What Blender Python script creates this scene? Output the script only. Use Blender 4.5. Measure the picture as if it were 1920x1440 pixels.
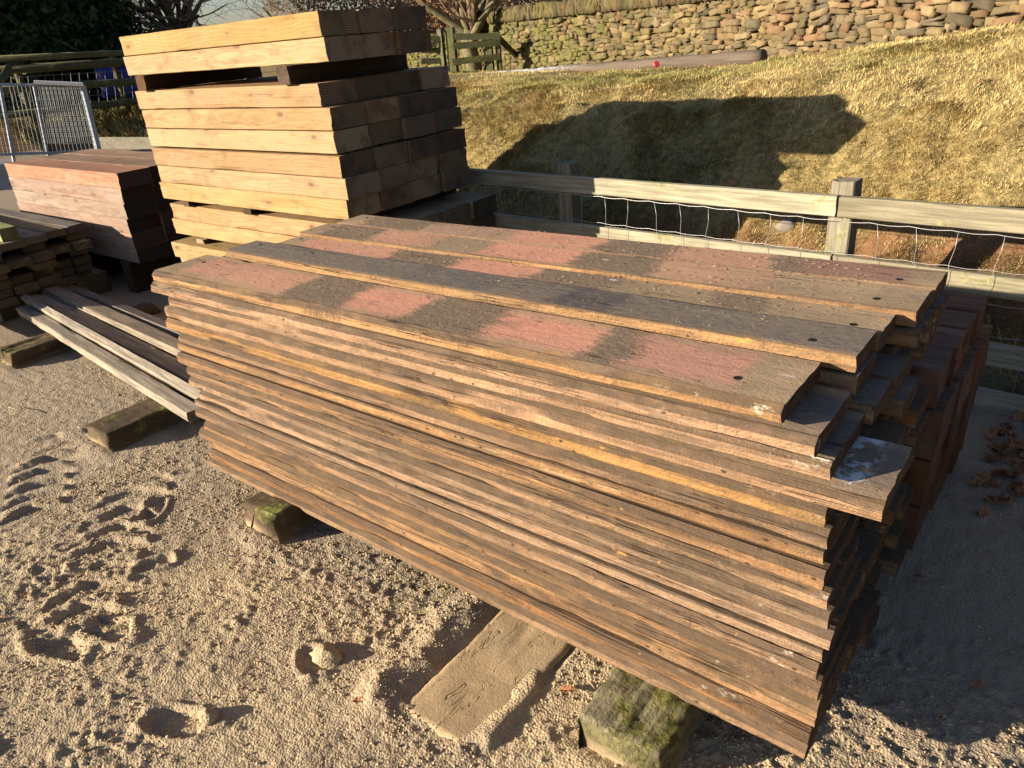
import bpy, math, random
import numpy as np
from mathutils import Vector, Matrix

# ---------------------------------------------------------------- camera, sky, sun, exposure
S = bpy.context.scene
for o in list(bpy.data.objects): bpy.data.objects.remove(o)
COL = S.collection
R_ = np.array([0.78942629, 0.60860502, -0.08003791])
U_ = np.array([-0.20907042, 0.38916847, 0.89712734])
F_ = np.array([-0.57714443, 0.69148235, -0.43446113])
C_ = np.array([0, 0, 1.6])
FPX = 1377.7
cam_d = bpy.data.cameras.new('camera'); cam = bpy.data.objects.new('camera', cam_d); COL.objects.link(cam)
cam.matrix_world = Matrix(((R_[0], U_[0], -F_[0], 0), (R_[1], U_[1], -F_[1], 0), (R_[2], U_[2], -F_[2], 1.6), (0, 0, 0, 1)))
cam_d.sensor_width = 36; cam_d.lens = 36 * FPX / 1920; cam_d.clip_start = .05; cam_d.clip_end = 2000
S.camera = cam
SUN_AZ, SUN_EL = math.radians(51.0), math.radians(15.0)      # direction the light travels (from +X), height
sd = Vector((math.cos(SUN_AZ) * math.cos(SUN_EL), math.sin(SUN_AZ) * math.cos(SUN_EL), -math.sin(SUN_EL)))
sl = bpy.data.lights.new('sun', 'SUN'); sl.energy = 5.0; sl.angle = math.radians(.5); sl.color = (1, .85, .655)
so = bpy.data.objects.new('sun', sl); COL.objects.link(so); so.rotation_euler = sd.to_track_quat('-Z', 'Y').to_euler()
so.location = (-20, -25, 12)
W = bpy.data.worlds.new('World'); S.world = W; W.use_nodes = True
wn = W.node_tree; bg = wn.nodes['Background']; sky = wn.nodes.new('ShaderNodeTexSky'); sky.sky_type = 'NISHITA'
sky.sun_disc = False; sky.sun_elevation = SUN_EL; sky.sun_rotation = math.atan2(-sd.x, -sd.y)
sky.air_density = 1.0; sky.dust_density = 1.0; sky.ozone_density = 2.5
tint = wn.nodes.new('ShaderNodeMix'); tint.data_type = 'RGBA'; tint.blend_type = 'MULTIPLY'; tint.inputs[0].default_value = 1; tint.inputs[7].default_value = (1.08, 1.02, 1.06, 1)
wn.links.new(sky.outputs[0], tint.inputs[6]); wn.links.new(tint.outputs[2], bg.inputs[0]); bg.inputs[1].default_value = .054
S.view_settings.view_transform = 'Standard'; S.view_settings.look = 'None'; S.view_settings.gamma = 1
S.view_settings.use_curve_mapping = False
S.view_settings.exposure = 1.38

rnd = random.Random(7)
NR = np.random.default_rng(11)

def at(px, py, d):
    """world point on a sight line at a real horizontal distance d (used to survey far things)"""
    r = R_ * (px - 960) / FPX + U_ * (720 - py) / FPX + F_
    return C_ + r * d / math.hypot(r[0], r[1])
def gp(px, py, z=0.0):
    r = R_ * (px - 960) / FPX + U_ * (720 - py) / FPX + F_
    return C_ + r * (z - 1.6) / r[2]

# ---------------------------------------------------------------- numpy noise
def _h(i, j, s):
    n = (i.astype(np.int64) * 374761393 + j.astype(np.int64) * 668265263 + s * 1442695041) & 0x7fffffff
    n = ((n ^ (n >> 13)) * 1274126177) & 0x7fffffff
    return ((n ^ (n >> 16)) & 0xffff) / 32767.5 - 1
def vn(x, y, s=0):
    x = np.asarray(x, float); y = np.asarray(y, float); x, y = np.broadcast_arrays(x, y)
    i = np.floor(x); j = np.floor(y); u = x - i; v = y - j
    u = u * u * (3 - 2 * u); v = v * v * (3 - 2 * v)
    return ((_h(i, j, s) * (1 - u) + _h(i + 1, j, s) * u) * (1 - v) + (_h(i, j + 1, s) * (1 - u) + _h(i + 1, j + 1, s) * u) * v)
def fbm(x, y, s=0, o=4):
    r = 0; a = 1.0; t = 0
    for k in range(o):
        c, q = math.cos(.65 + 1.1 * k), math.sin(.65 + 1.1 * k); xa, ya = np.asarray(x) * 2 ** k, np.asarray(y) * 2 ** k
        r = r + a * vn(xa * c - ya * q + 17.3 * k, xa * q + ya * c + 5.1 * k, s + k); t += a; a *= .5
    return r / t
def sstep(a, b, x):
    t = np.clip((np.asarray(x, float) - a) / (b - a), 0, 1); return t * t * (3 - 2 * t)

# ---------------------------------------------------------------- mesh and object helpers
def link(o, parent=None):
    COL.objects.link(o)
    if parent is not None: o.parent = parent
    return o
def mesh_np(name, V, faces=None, m=None, smooth=False, quads=None, tris=None):
    me = bpy.data.meshes.new(name)
    if faces is not None:
        me.from_pydata([tuple(v) for v in V], [], faces)
    else:
        V = np.asarray(V, np.float32)
        me.vertices.add(len(V)); me.vertices.foreach_set('co', V.ravel())
        q = quads if quads is not None else np.zeros((0, 4), int); t = tris if tris is not None else np.zeros((0, 3), int)
        nl = q.size + t.size; me.loops.add(nl); me.polygons.add(len(q) + len(t))
        me.loops.foreach_set('vertex_index', np.concatenate([np.asarray(q).ravel(), np.asarray(t).ravel()]).astype(np.int32))
        tot = np.concatenate([np.full(len(q), 4), np.full(len(t), 3)]); st = np.concatenate([[0], np.cumsum(tot)[:-1]])
        me.polygons.foreach_set('loop_start', st.astype(np.int32))
        try: me.polygons.foreach_set('loop_total', tot.astype(np.int32))
        except Exception: pass
        me.update(calc_edges=True); me.validate()
    if smooth: me.polygons.foreach_set('use_smooth', [True] * len(me.polygons))
    if m: me.materials.append(m)
    return me
def ob(name, me, parent=None, loc=(0, 0, 0), rz=0):
    o = bpy.data.objects.new(name, me); link(o, parent); o.location = loc; o.rotation_euler[2] = rz; return o
def tag(o, label=None, cat=None, group=None, kind=None):
    if label: o['label'] = label
    if cat: o['category'] = cat
    if group: o['group'] = group
    if kind: o['kind'] = kind
    return o
def empty(name, loc, label, cat, group=None):
    o = bpy.data.objects.new(name, None); o.empty_display_size = .1; link(o); o.location = loc; return tag(o, label, cat, group)

class MB:
    def __init__(s): s.v = []; s.f = []
    def add(s, V, F):
        b = len(s.v); s.v += [tuple(map(float, p)) for p in V]; s.f += [tuple(b + i for i in f) for f in F]
    def box(s, c, size, rot=None, j=0, r=rnd):
        V = []
        for x in (-1, 1):
            for y in (-1, 1):
                for z in (-1, 1):
                    p = Vector((x * size[0] / 2 + r.uniform(-j, j), y * size[1] / 2 + r.uniform(-j, j), z * size[2] / 2 + r.uniform(-j, j)))
                    if rot is not None: p = rot @ p
                    V.append(p + Vector(c))
        s.add(V, [(0, 1, 3, 2), (4, 6, 7, 5), (0, 4, 5, 1), (2, 3, 7, 6), (0, 2, 6, 4), (1, 5, 7, 3)])
    def tube(s, pts, rad, n=6, cap=True):
        pts = [Vector(p) for p in pts]; rs = rad if hasattr(rad, '__len__') else [rad] * len(pts)
        V = []; prev = None
        for i, p in enumerate(pts):
            d = (pts[min(i + 1, len(pts) - 1)] - pts[max(i - 1, 0)])
            d = d.normalized() if d.length > 1e-9 else Vector((0, 0, 1))
            a = prev if prev is not None else d.orthogonal()
            a = (a - d * a.dot(d)); a = a.normalized() if a.length > 1e-6 else d.orthogonal().normalized()
            prev = a; b = d.cross(a)
            for k in range(n):
                t = 2 * math.pi * k / n; V.append(p + (a * math.cos(t) + b * math.sin(t)) * rs[i])
        F = []
        for i in range(len(pts) - 1):
            for k in range(n):
                F.append((i * n + k, i * n + (k + 1) % n, (i + 1) * n + (k + 1) % n, (i + 1) * n + k))
        if cap: F.append(tuple(range(n))[::-1]); F.append(tuple((len(pts) - 1) * n + k for k in range(n)))
        s.add(V, F)
    def mesh(s, name, m, smooth=False): return mesh_np(name, s.v, s.f, m, smooth)
    def build(s, name, m, parent=None, smooth=False, loc=(0, 0, 0)): return ob(name, s.mesh(name, m, smooth), parent, loc)

# ---------------------------------------------------------------- material helper
class NT:
    def __init__(s, name, rough=.85, spec=.25):
        s.m = bpy.data.materials.new(name); s.m.use_nodes = True; s.t = s.m.node_tree; s.n = s.t.nodes
        s.b = s.n['Principled BSDF']; s.b.inputs['Roughness'].default_value = rough
        s.b.inputs['Specular IOR Level'].default_value = spec; s.oi = s.n.new('ShaderNodeObjectInfo')
    def L(s, a, b): s.t.links.new(a, b)
    def setin(s, sock, v):
        if isinstance(v, bpy.types.NodeSocket): s.L(v, sock)
        elif isinstance(v, (tuple, list)) and len(v) == 3 and sock.type == 'RGBA': sock.default_value = (*v, 1)
        else: sock.default_value = v
    def coord(s, kind='Object'): 
        return s.n.new('ShaderNodeTexCoord').outputs[kind]
    def rand(s): return s.oi.outputs['Random']
    def vm(s, op, a, b=None):
        n = s.n.new('ShaderNodeVectorMath'); n.operation = op; s.setin(n.inputs[0], a)
        if b is not None: s.setin(n.inputs[1], b)
        return n.outputs[0]
    def mp(s, v, sc=(1, 1, 1), off=None):
        v = s.vm('MULTIPLY', v, tuple(sc)); return s.vm('ADD', v, off) if off is not None else v
    def ma(s, op, a, b=0.0, c=None, clamp=False):
        n = s.n.new('ShaderNodeMath'); n.operation = op; n.use_clamp = clamp
        s.setin(n.inputs[0], a); s.setin(n.inputs[1], b)
        if c is not None: s.setin(n.inputs[2], c)
        return n.outputs[0]
    def comb(s, x, y, z):
        n = s.n.new('ShaderNodeCombineXYZ'); s.setin(n.inputs[0], x); s.setin(n.inputs[1], y); s.setin(n.inputs[2], z); return n.outputs[0]
    def sep(s, v):
        n = s.n.new('ShaderNodeSeparateXYZ'); s.L(v, n.inputs[0]); return n.outputs
    def noise(s, v, scale=5, detail=3, rough=.55, dist=0):
        n = s.n.new('ShaderNodeTexNoise'); s.L(v, n.inputs['Vector']); n.inputs['Scale'].default_value = scale
        n.inputs['Detail'].default_value = detail; n.inputs['Roughness'].default_value = rough; n.inputs['Distortion'].default_value = dist
        return n.outputs['Fac']
    def voro(s, v, scale=5, feat='F1', rnd_=1.0):
        n = s.n.new('ShaderNodeTexVoronoi'); n.feature = feat; s.L(v, n.inputs['Vector']); n.inputs['Scale'].default_value = scale
        n.inputs['Randomness'].default_value = rnd_; return n.outputs['Distance']
    def rng(s, v, a, b, c=0.0, d=1.0, smooth=True):
        n = s.n.new('ShaderNodeMapRange'); n.interpolation_type = 'SMOOTHSTEP' if smooth else 'LINEAR'
        s.setin(n.inputs[0], v)
        for i, q in enumerate((a, b, c, d)): s.setin(n.inputs[i + 1], q)
        return n.outputs[0]
    def ramp(s, v, stops):
        n = s.n.new('ShaderNodeValToRGB'); s.L(v, n.inputs[0]); e = n.color_ramp.elements
        while len(e) < len(stops): e.new(.5)
        for i, (p, c) in enumerate(stops): e[i].position = p; e[i].color = (*c, 1)
        return n.outputs[0]
    def mix(s, f, a, b, mode='MIX'):
        n = s.n.new('ShaderNodeMix'); n.data_type = 'RGBA'; n.blend_type = mode
        s.setin(n.inputs[0], f); s.setin(n.inputs[6], a); s.setin(n.inputs[7], b); return n.outputs[2]
    def bump(s, h, strength=.5, dist=.01, nrm=None):
        n = s.n.new('ShaderNodeBump'); n.inputs['Strength'].default_value = strength; n.inputs['Distance'].default_value = dist
        s.L(h, n.inputs['Height'])
        if nrm is not None: s.L(nrm, n.inputs['Normal'])
        return n.outputs[0]
    def attr(s, name): 
        n = s.n.new('ShaderNodeAttribute'); n.attribute_name = name; return n
    def fin(s, col, nrm=None, rough=None):
        s.setin(s.b.inputs['Base Color'], col)
        if nrm is not None: s.L(nrm, s.b.inputs['Normal'])
        if rough is not None: s.setin(s.b.inputs['Roughness'], rough)
        return s.m
    def nz(s):
        return s.sep(s.n.new('ShaderNodeNewGeometry').outputs['True Normal'])

def hsv_vary(t, col, amt_v=.25, amt_h=.03):
    n = t.n.new('ShaderNodeHueSaturation'); t.L(col, n.inputs['Color'])
    r = t.rand(); t.L(t.rng(r, 0, 1, 1 - amt_v, 1 + amt_v, False), n.inputs['Value'])
    r2 = t.ma('FRACT', t.ma('MULTIPLY', r, 37.7)); t.L(t.rng(r2, 0, 1, .5 - amt_h, .5 + amt_h, False), n.inputs['Hue'])
    t.L(t.rng(t.ma('FRACT', t.ma('MULTIPLY', r, 91.3)), 0, 1, .8, 1.15, False), n.inputs['Saturation'])
    return n.outputs[0]

def mat_old_board(name, patches=None, dark=0.0, splash=False, paint=(.58, .265, .175)):
    """old sawn planks: tan to grey-brown stripes, mud, cracks; painted or muddy top in patches along X (object space)"""
    t = NT(name, .88, .2); P = t.coord(); off = t.vm('MULTIPLY', t.comb(t.rand(), t.rand(), t.rand()), (31, 17, 23)); Q = t.vm('ADD', P, off)
    band = t.noise(t.mp(Q, (1.9, 9, 30)), 1, 4, .6, .3)
    base = t.ramp(band, [(.30, (.17, .105, .058)), (.43, (.28, .175, .095)), (.55, (.37, .23, .122)), (.68, (.43, .26, .13))])
    blot = t.noise(t.mp(Q, (3.5, 16, 22)), 1, 5, .65)
    base = t.mix(t.rng(blot, .50, .64, 0, .8), base, (.165, .118, .075))
    pink = t.noise(t.mp(Q, (1.6, 7, 16), (5, 5, 5)), 1, 2)
    base = t.mix(t.rng(pink, .62, .70, 0, .7), base, (.46, .265, .135))
    pale = t.noise(t.mp(Q, (2.0, 16, 30), (2, 9, 1)), 1, 4, .7)
    base = t.mix(t.rng(pale, .62, .72, 0, .7), base, (.50, .39, .25))
    grain = t.noise(t.mp(Q, (9, 110, 170)), 1, 4, .7)
    base = t.mix(t.rng(grain, .38, .62, .30, 0), base, (.09, .058, .034))
    mott = t.noise(t.mp(Q, (26, 60, 60), (3, 1, 2)), 1, 5, .75); base = t.mix(t.rng(mott, .52, .68, 0, .6), base, (.125, .085, .052))
    mot2 = t.noise(t.mp(Q, (6, 22, 22), (8, 1, 2)), 1, 4, .7); base = t.mix(t.rng(mot2, .54, .66, 0, .55), base, (.14, .098, .062))
    sp0 = t.voro(t.mp(Q, (1, 1.6, 1.6)), 26); base = t.mix(t.ma('MULTIPLY', t.rng(sp0, .10, .2, 1, 0), t.rng(mot2, .45, .6)), base, (.05, .034, .022))
    saw = t.noise(t.mp(Q, (170, 20, 14)), 1, 2, .6); base = t.mix(t.rng(saw, .5, .7, 0, .22), base, (.12, .08, .05))
    base = hsv_vary(t, base, .20, .005); base = t.mix(1.0, base, (1.02, .97, .92), 'MULTIPLY')
    N = t.nz(); up = N[2]
    dust = t.noise(t.mp(Q, (14, 40, 14)), 1, 4, .65)
    base = t.mix(t.ma('MULTIPLY', t.rng(up, .25, .6), t.rng(dust, .3, .7, .7, 1.0)), base, (.085, .060, .040))
    px_, py_, pz_ = t.sep(P)
    hgt = grain
    if patches is not None:
        topm = t.rng(up, .75, .95)
        wob = t.noise(t.mp(Q, (9, 16, 1)), 1, 4, .6); wob2 = t.noise(t.mp(Q, (2.0, 5, 1), (3, 3, 3)), 1, 3)
        xw = t.ma('ADD', px_, t.ma('MULTIPLY', t.ma('SUBTRACT', wob, .5), .12)); fray = t.noise(t.mp(Q, (5, 75, 1), (4, 4, 4)), 1, 4, .65); xw = t.ma('ADD', t.ma('ADD', xw, t.ma('MULTIPLY', py_, .12)), t.ma('MULTIPLY', t.ma('SUBTRACT', fray, .5), .06))
        fine = t.noise(t.mp(Q, (40, 90, 20)), 1, 4, .7)
        tb = t.mix(t.rng(wob2, .4, .62), (.27, .195, .118), (.37, .262, .155))
        mudmask = 0.0
        for (a, b, c, k) in patches:
            mk = t.ma('MULTIPLY', t.rng(xw, a - .03, a + .02), t.rng(xw, b - .015, b + .03, 1, 0))
            ed = t.rng(t.ma('ABSOLUTE', py_), .055, .085, 1, .35)
            wear = t.rng(t.noise(t.mp(Q, (5, 12, 1), (a, 7, 3)), 1, 4, .6), .30, .55, k * .78, k)
            mk = t.ma('MULTIPLY', t.ma('MULTIPLY', mk, wear), ed) if c != 'mud' else mk
            cc = {'paint': paint, 'dark': (.085, .078, .080), 'mud': (.18, .13, .086), 'pale': (.34, .21, .14)}[c] if isinstance(c, str) else c
            tb = t.mix(mk, tb, cc)
            if c == 'mud': mudmask = t.ma('ADD', mudmask, mk)
        tb = t.mix(t.rng(fine, .40, .62, .0, .35), tb, t.mix(.5, tb, (.38, .29, .20)))
        scr = t.noise(t.mp(Q, (7, 5, 1), (2, 5, 1)), 1, 6, .72, .2); tb = t.mix(t.rng(scr, .52, .66, 0, .38), tb, (.19, .138, .092))
        chp = t.noise(t.mp(Q, (30, 60, 1), (6, 5, 1)), 1, 3, .7); tb = t.mix(t.rng(chp, .64, .70, 0, .8), tb, (.075, .05, .035))
        spk = t.voro(t.mp(Q, (1, 1, .1)), 55); spk2 = t.noise(t.mp(Q, (3, 8, 1)), 1, 2)
        tb = t.mix(t.ma('MULTIPLY', t.rng(spk, .10, .18, 1, 0), t.rng(spk2, .5, .6)), tb, (.45, .34, .2))
        wsp = t.voro(t.mp(Q, (1, 2.2, .1), (4, 4, 0)), 3.1)
        tb = t.mix(t.rng(wsp, .035, .05, .8, 0), tb, (.62, .58, .54))
        for hx, hy in ((1.0, -.035), (-1.02, .03)):
            hd = t.ma('SQRT', t.ma('ADD', t.ma('MULTIPLY', t.ma('SUBTRACT', px_, hx), t.ma('SUBTRACT', px_, hx)), t.ma('MULTIPLY', t.ma('SUBTRACT', py_, hy), t.ma('SUBTRACT', py_, hy))))
            tb = t.mix(t.rng(t.ma('ADD', hd, t.ma('MULTIPLY', fine, .003)), .0095, .012, 1, 0), tb, (.012, .01, .008))
        if splash:
            sn = t.noise(t.mp(Q, (16, 16, 1)), 1, 5, .75); tb = t.mix(t.ma('MULTIPLY', t.rng(sn, .47, .60), t.ma('MULTIPLY', t.rng(px_, 1.08, 1.13), t.rng(px_, 1.19, 1.15))), tb, (.62, .62, .64))
        base = t.mix(topm, base, tb)
        lump = t.noise(Q, 60, 5, .7)
        hgt = t.ma('ADD', t.ma('MULTIPLY', fine, .12), t.ma('MULTIPLY', t.ma('MULTIPLY', mudmask, lump), 1.1)) if not isinstance(mudmask, float) else t.ma('MULTIPLY', fine, .15)
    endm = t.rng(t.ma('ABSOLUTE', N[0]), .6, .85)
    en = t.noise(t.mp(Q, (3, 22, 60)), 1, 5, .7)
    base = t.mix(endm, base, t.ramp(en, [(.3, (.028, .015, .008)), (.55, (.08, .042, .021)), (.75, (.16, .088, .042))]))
    # ochre / whitewash splashes near the right ends and bolt stains
    sp = t.noise(t.mp(Q, (14, 24, 24), (9, 2, 1)), 1, 5, .75); nearend = t.rng(px_, .80, 1.05)
    rsel = t.rng(t.ma('FRACT', t.ma('MULTIPLY', t.rand(), 53.3)), .45, .75); base = t.mix(t.ma('MULTIPLY', t.ma('MULTIPLY', t.rng(sp, .60, .70), nearend), rsel), base, (.50, .44, .34))
    oc = t.noise(t.mp(Q, (11, 20, 20), (1, 7, 5)), 1, 4, .7)
    base = t.mix(t.ma('MULTIPLY', t.rng(oc, .67, .71), t.rng(px_, .3, .8, 0, .8)), base, (.62, .30, .07))
    crack = t.noise(t.mp(Q, (1.1, 30, 90), (7, 0, 3)), 1, 2, .5, .2); ck = t.rng(t.ma('ABSOLUTE', t.ma('SUBTRACT', crack, .5)), .0, .012, 1, 0)
    ckm = t.ma('MULTIPLY', ck, t.rng(t.noise(t.mp(Q, (1.5, 4, 9)), 1, 1), .5, .6)); base = t.mix(t.ma('MULTIPLY', ckm, .8), base, (.035, .022, .014))
    if dark: base = t.mix(dark, base, (.06, .05, .045))
    h = t.ma('SUBTRACT', t.ma('ADD', hgt, t.ma('MULTIPLY', t.noise(Q, 160, 4, .7), .5)), t.ma('MULTIPLY', ckm, .8))
    return t.fin(base, t.bump(t.ma('MULTIPLY', t.ma('ADD', h, t.ma('MULTIPLY', mott, .9)), t.rng(up, .4, .85, 1, .32)), 1.0, .008))

def mat_sleeper(name, c1, c2, cend, vary=.13, endvary=.5, stain=0.0, rough=.75):
    """sawn softwood beam: rings around a pith, knots, checks; end grain darker with rings"""
    t = NT(name, rough, .25); P = t.coord(); r = t.rand()
    off = t.vm('MULTIPLY', t.comb(r, r, r), (41, 13, 29)); Q = t.vm('ADD', P, off)
    x, y, z = t.sep(P)
    py = t.ma('ADD', y, t.rng(t.ma('FRACT', t.ma('MULTIPLY', r, 13.7)), 0, 1, -.07, .07, False))
    pz = t.ma('ADD', z, t.rng(t.ma('FRACT', t.ma('MULTIPLY', r, 57.1)), 0, 1, -.10, .06, False))
    w = t.noise(t.mp(Q, (1.3, 3, 3)), 1, 2); w2 = t.noise(t.mp(Q, (3, 14, 14)), 1, 3)
    rr = t.ma('SQRT', t.ma('ADD', t.ma('MULTIPLY', py, py), t.ma('MULTIPLY', pz, pz)))
    rr = t.ma('ADD', rr, t.ma('MULTIPLY', t.ma('SUBTRACT', w, .5), .06)); rr = t.ma('ADD', rr, t.ma('MULTIPLY', t.ma('SUBTRACT', w2, .5), .02))
    ring = t.ma('FRACT', t.ma('MULTIPLY', rr, 95)); ring = t.rng(ring, .25, .95, 0, 1)
    N = t.nz(); ax = t.ma('ABSOLUTE', N[0]); endm = t.rng(ax, .6, .85)
    tone = t.noise(t.mp(Q, (1.2, 5, 5)), 1, 3)
    side = t.mix(t.rng(tone, .3, .7), c1, c2); side = t.mix(t.ma('MULTIPLY', ring, .30), side, tuple(a * .52 for a in c2))
    fib = t.noise(t.mp(Q, (5, 120, 120)), 1, 3, .6); side = t.mix(t.rng(fib, .4, .7, 0, .25), side, tuple(a * .6 for a in c2))
    # knots
    kv = t.voro(t.mp(Q, (3.4, 7, 8)), 1.3); kn = t.rng(kv, .10, .16, 1, 0); kh = t.rng(kv, .14, .42, .6, 0)
    side = t.mix(kh, side, tuple(a * .62 for a in c1)); side = t.mix(t.ma('MULTIPLY', kn, .85), side, (.13, .065, .03))
    smear = t.noise(t.mp(Q, (4, 2, 2.5), (3, 3, 3)), 1, 3, .6)
    side = t.mix(t.rng(smear, .60, .72, 0, .35 + stain), side, tuple(a * .5 for a in c2))
    dirt = t.noise(t.mp(Q, (7, 11, 11), (1, 3, 8)), 1, 5, .7); side = t.mix(t.rng(dirt, .52, .70, 0, .5), side, tuple(a * .48 for a in c2))
    vst = t.noise(t.mp(Q, (22, 5, 3.5), (4, 3, 8)), 1, 4, .65); side = t.mix(t.rng(vst, .56, .70, 0, .42), side, (.25, .20, .16))
    ckn = t.noise(t.mp(Q, (.9, 26, 34), (2, 7, 1)), 1, 3, .5, .1); ckl = t.ma('MULTIPLY', t.rng(t.ma('ABSOLUTE', t.ma('SUBTRACT', ckn, .5)), 0, .006, 1, 0), t.rng(tone, .46, .54)); side = t.mix(t.ma('MULTIPLY', ckl, .85), side, (.07, .04, .02))
    side = hsv_vary(t, side, vary, .008)
    e1 = t.mix(t.ma('MULTIPLY', ring, .8), tuple(a * 1.35 for a in cend), tuple(a * .38 for a in cend))
    blot = t.noise(t.mp(Q, (1, 9, 9)), 1, 3); e1 = t.mix(t.rng(blot, .45, .65, 0, endvary), e1, (.035, .022, .014))
    e1 = hsv_vary(t, e1, .62, .012)
    ang = t.noise(t.mp(Q, (.1, 26, 6)), 1, 2); chk = t.ma('MULTIPLY', t.rng(t.ma('ABSOLUTE', t.ma('SUBTRACT', ang, .5)), 0, .008, 1, 0), t.rng(blot, .5, .58))
    e1 = t.mix(chk, e1, (.02, .013, .01))
    red = t.noise(t.mp(Q, (1, 5, 5), (8, 1, 1)), 1, 2); e1 = t.mix(t.rng(red, .66, .72, 0, .55), e1, (.17, .055, .022))
    col = t.mix(endm, side, e1)
    h = t.ma('ADD', t.ma('MULTIPLY', ring, .3), t.ma('ADD', t.ma('MULTIPLY', fib, .6), t.ma('MULTIPLY', t.noise(Q, 220, 3, .6), .5)))
    return t.fin(col, t.bump(h, .6, .003))

def mat_grey_wood(name, c1, c2, moss=0.0, mosscol=(.16, .17, .045), sand=0.0):
    t = NT(name, .9, .15); P = t.coord(); r = t.rand(); Q = t.vm('ADD', P, t.vm('MULTIPLY', t.comb(r, r, r), (19, 37, 11)))
    g = t.noise(t.mp(Q, (3, 60, 60)), 1, 4, .65, .2); b = t.noise(t.mp(Q, (2.5, 8, 8)), 1, 4, .6)
    col = t.mix(t.rng(b, .35, .65), c1, c2); col = t.mix(t.rng(g, .40, .62, 0, .6), col, tuple(a * .35 for a in c1))
    col = hsv_vary(t, col, .2, .01)
    N = t.nz(); col = t.mix(t.rng(t.ma('ABSOLUTE', N[0]), .6, .85, 0, .72 if not sand else 0), col, tuple(a * .22 for a in c1))  # ends facing along X darker: their shade is mixed into the wood colour
    if moss:
        mo = t.noise(t.mp(Q, (7, 7, 7)), 1, 5, .7); mm = t.ma('MULTIPLY', t.rng(mo, .62 - moss * .35, .74 - moss * .3), t.rng(N[2], -.4, .6, .35, 1))
        mc = t.mix(t.rng(t.noise(Q, 45, 4, .7), .35, .65), tuple(a * .4 for a in mosscol), tuple(min(1, a * 1.5) for a in mosscol)); col = t.mix(mm, col, mc)
    if sand:
        zz = t.sep(P)[2]; sn = t.noise(t.mp(Q, (9, 9, 9)), 1, 4)
        col = t.mix(t.ma('MULTIPLY', t.rng(t.ma('ADD', zz, t.ma('MULTIPLY', sn, .05)), -.02, .055, sand, 0), t.rng(N[1], -.9, -.4, 1, .35)), col, (.43, .32, .20))
    kn = t.rng(t.voro(t.mp(Q, (1.5, 8, 8)), 1.2), .08, .12, .6, 0); col = t.mix(kn, col, (.05, .035, .025))
    h = t.ma('ADD', g, t.ma('MULTIPLY', t.noise(Q, 90, 5, .7), .8))
    if moss > .5: h = t.ma('ADD', h, t.ma('ADD', t.ma('MULTIPLY', t.noise(Q, 38, 5, .75), 1.6), t.ma('MULTIPLY', t.voro(t.mp(Q, (14, 60, 60)), 1), -.7)))
    return t.fin(col, t.bump(h, .9 if moss > .5 else .7, .010 if moss > .5 else .004))

def mat_plain(name, col, rough=.6, metal=0.0, bumps=0.0, var=.15, spec=.4):
    t = NT(name, rough, spec); P = t.coord(); n = t.noise(P, 9, 4, .6)
    c = t.mix(t.rng(n, .3, .7), tuple(a * (1 - var) for a in col), tuple(min(1, a * (1 + var)) for a in col)); t.b.inputs['Metallic'].default_value = metal
    return t.fin(c, t.bump(t.noise(P, 60, 4, .6), bumps, .004) if bumps else None)

# ---------------------------------------------------------------- beams
def ring_profile(pts, step=.02):
    out = []
    for i in range(len(pts)):
        a = np.array(pts[i]); b = np.array(pts[(i + 1) % len(pts)]); n = max(1, int(round(np.linalg.norm(b - a) / step)))
        for k in range(n): out.append(a + (b - a) * k / n)
    return np.array(out)
def beam_mesh(name, L, prof, m, nx=24, step=.05, rough=.002, fx=4.0, end=.004, sag=0.0, seed=0, chip=0.0, smooth=False, twist=0.0, flatk=.8, arcf=14):
    """beam along X centred on 0, profile in YZ; edges wander, chip and splinter"""
    pr = ring_profile(prof, step); n = len(pr); xs = np.linspace(-L / 2, L / 2, nx + 1)
    cen = pr.mean(0); d = pr - cen; d /= np.linalg.norm(d, axis=1)[:, None]
    J = np.arange(n); X, Jg = np.meshgrid(xs, J, indexing='ij')
    hw = (pr[:, 0].max() - pr[:, 0].min()) / 2; hh_ = (pr[:, 1].max() - pr[:, 1].min()) / 2
    flat = np.clip((hw - np.abs(pr[:, 0] - cen[0])) / (.35 * hw), 0, 1) if hw > hh_ * 1.3 else 0 * pr[:, 0]
    wt = (1 - flatk * flat)[None, :]
    arc = np.concatenate([[0], np.cumsum(np.linalg.norm(np.diff(pr, axis=0), axis=1))])[None, :] + 0 * X
    ns = fbm(X * fx + 50, arc * arcf + seed * 3.1, seed, 4) * rough * wt
    wav = fbm(X * fx * 5 + 9, arc * 45 + seed, seed + 5, 3) * rough * .55 * wt
    if chip:
        c = fbm(X * 3 + 7, arc * 18, seed + 9, 3); ns = ns - chip * sstep(.22, .55, c) * (1 - min(.95, flatk + .1) * flat)[None, :]
    Y = pr[None, :, 0] + d[None, :, 0] * (ns + wav); Z = pr[None, :, 1] + d[None, :, 1] * (ns + wav)
    Z = Z + sag * (1 - (2 * X / L) ** 2) + twist * Y * X
    Xo = X.copy(); Xo[0] += vn(J * .9, seed, seed + 3) * end; Xo[-1] += vn(J * .9, seed + 4, seed + 3) * end
    V = np.stack([Xo, Y, Z], -1).reshape(-1, 3)
    F = []
    for i in range(nx):
        for j in range(n):
            a = i * n + j; b = i * n + (j + 1) % n; F.append((a, a + n, b + n, b))
    F.append(tuple(range(n))); F.append(tuple(nx * n + j for j in range(n))[::-1])
    me = mesh_np(name, V, F, m, smooth)
    return me
def boxprof(w, h, c=.004):
    a, b = w / 2, h / 2
    return [(-a, -b + c), (-a + c, -b), (a - c, -b), (a, -b + c), (a, b - c), (a - c, b), (-a + c, b), (-a, b - c)]
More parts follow.
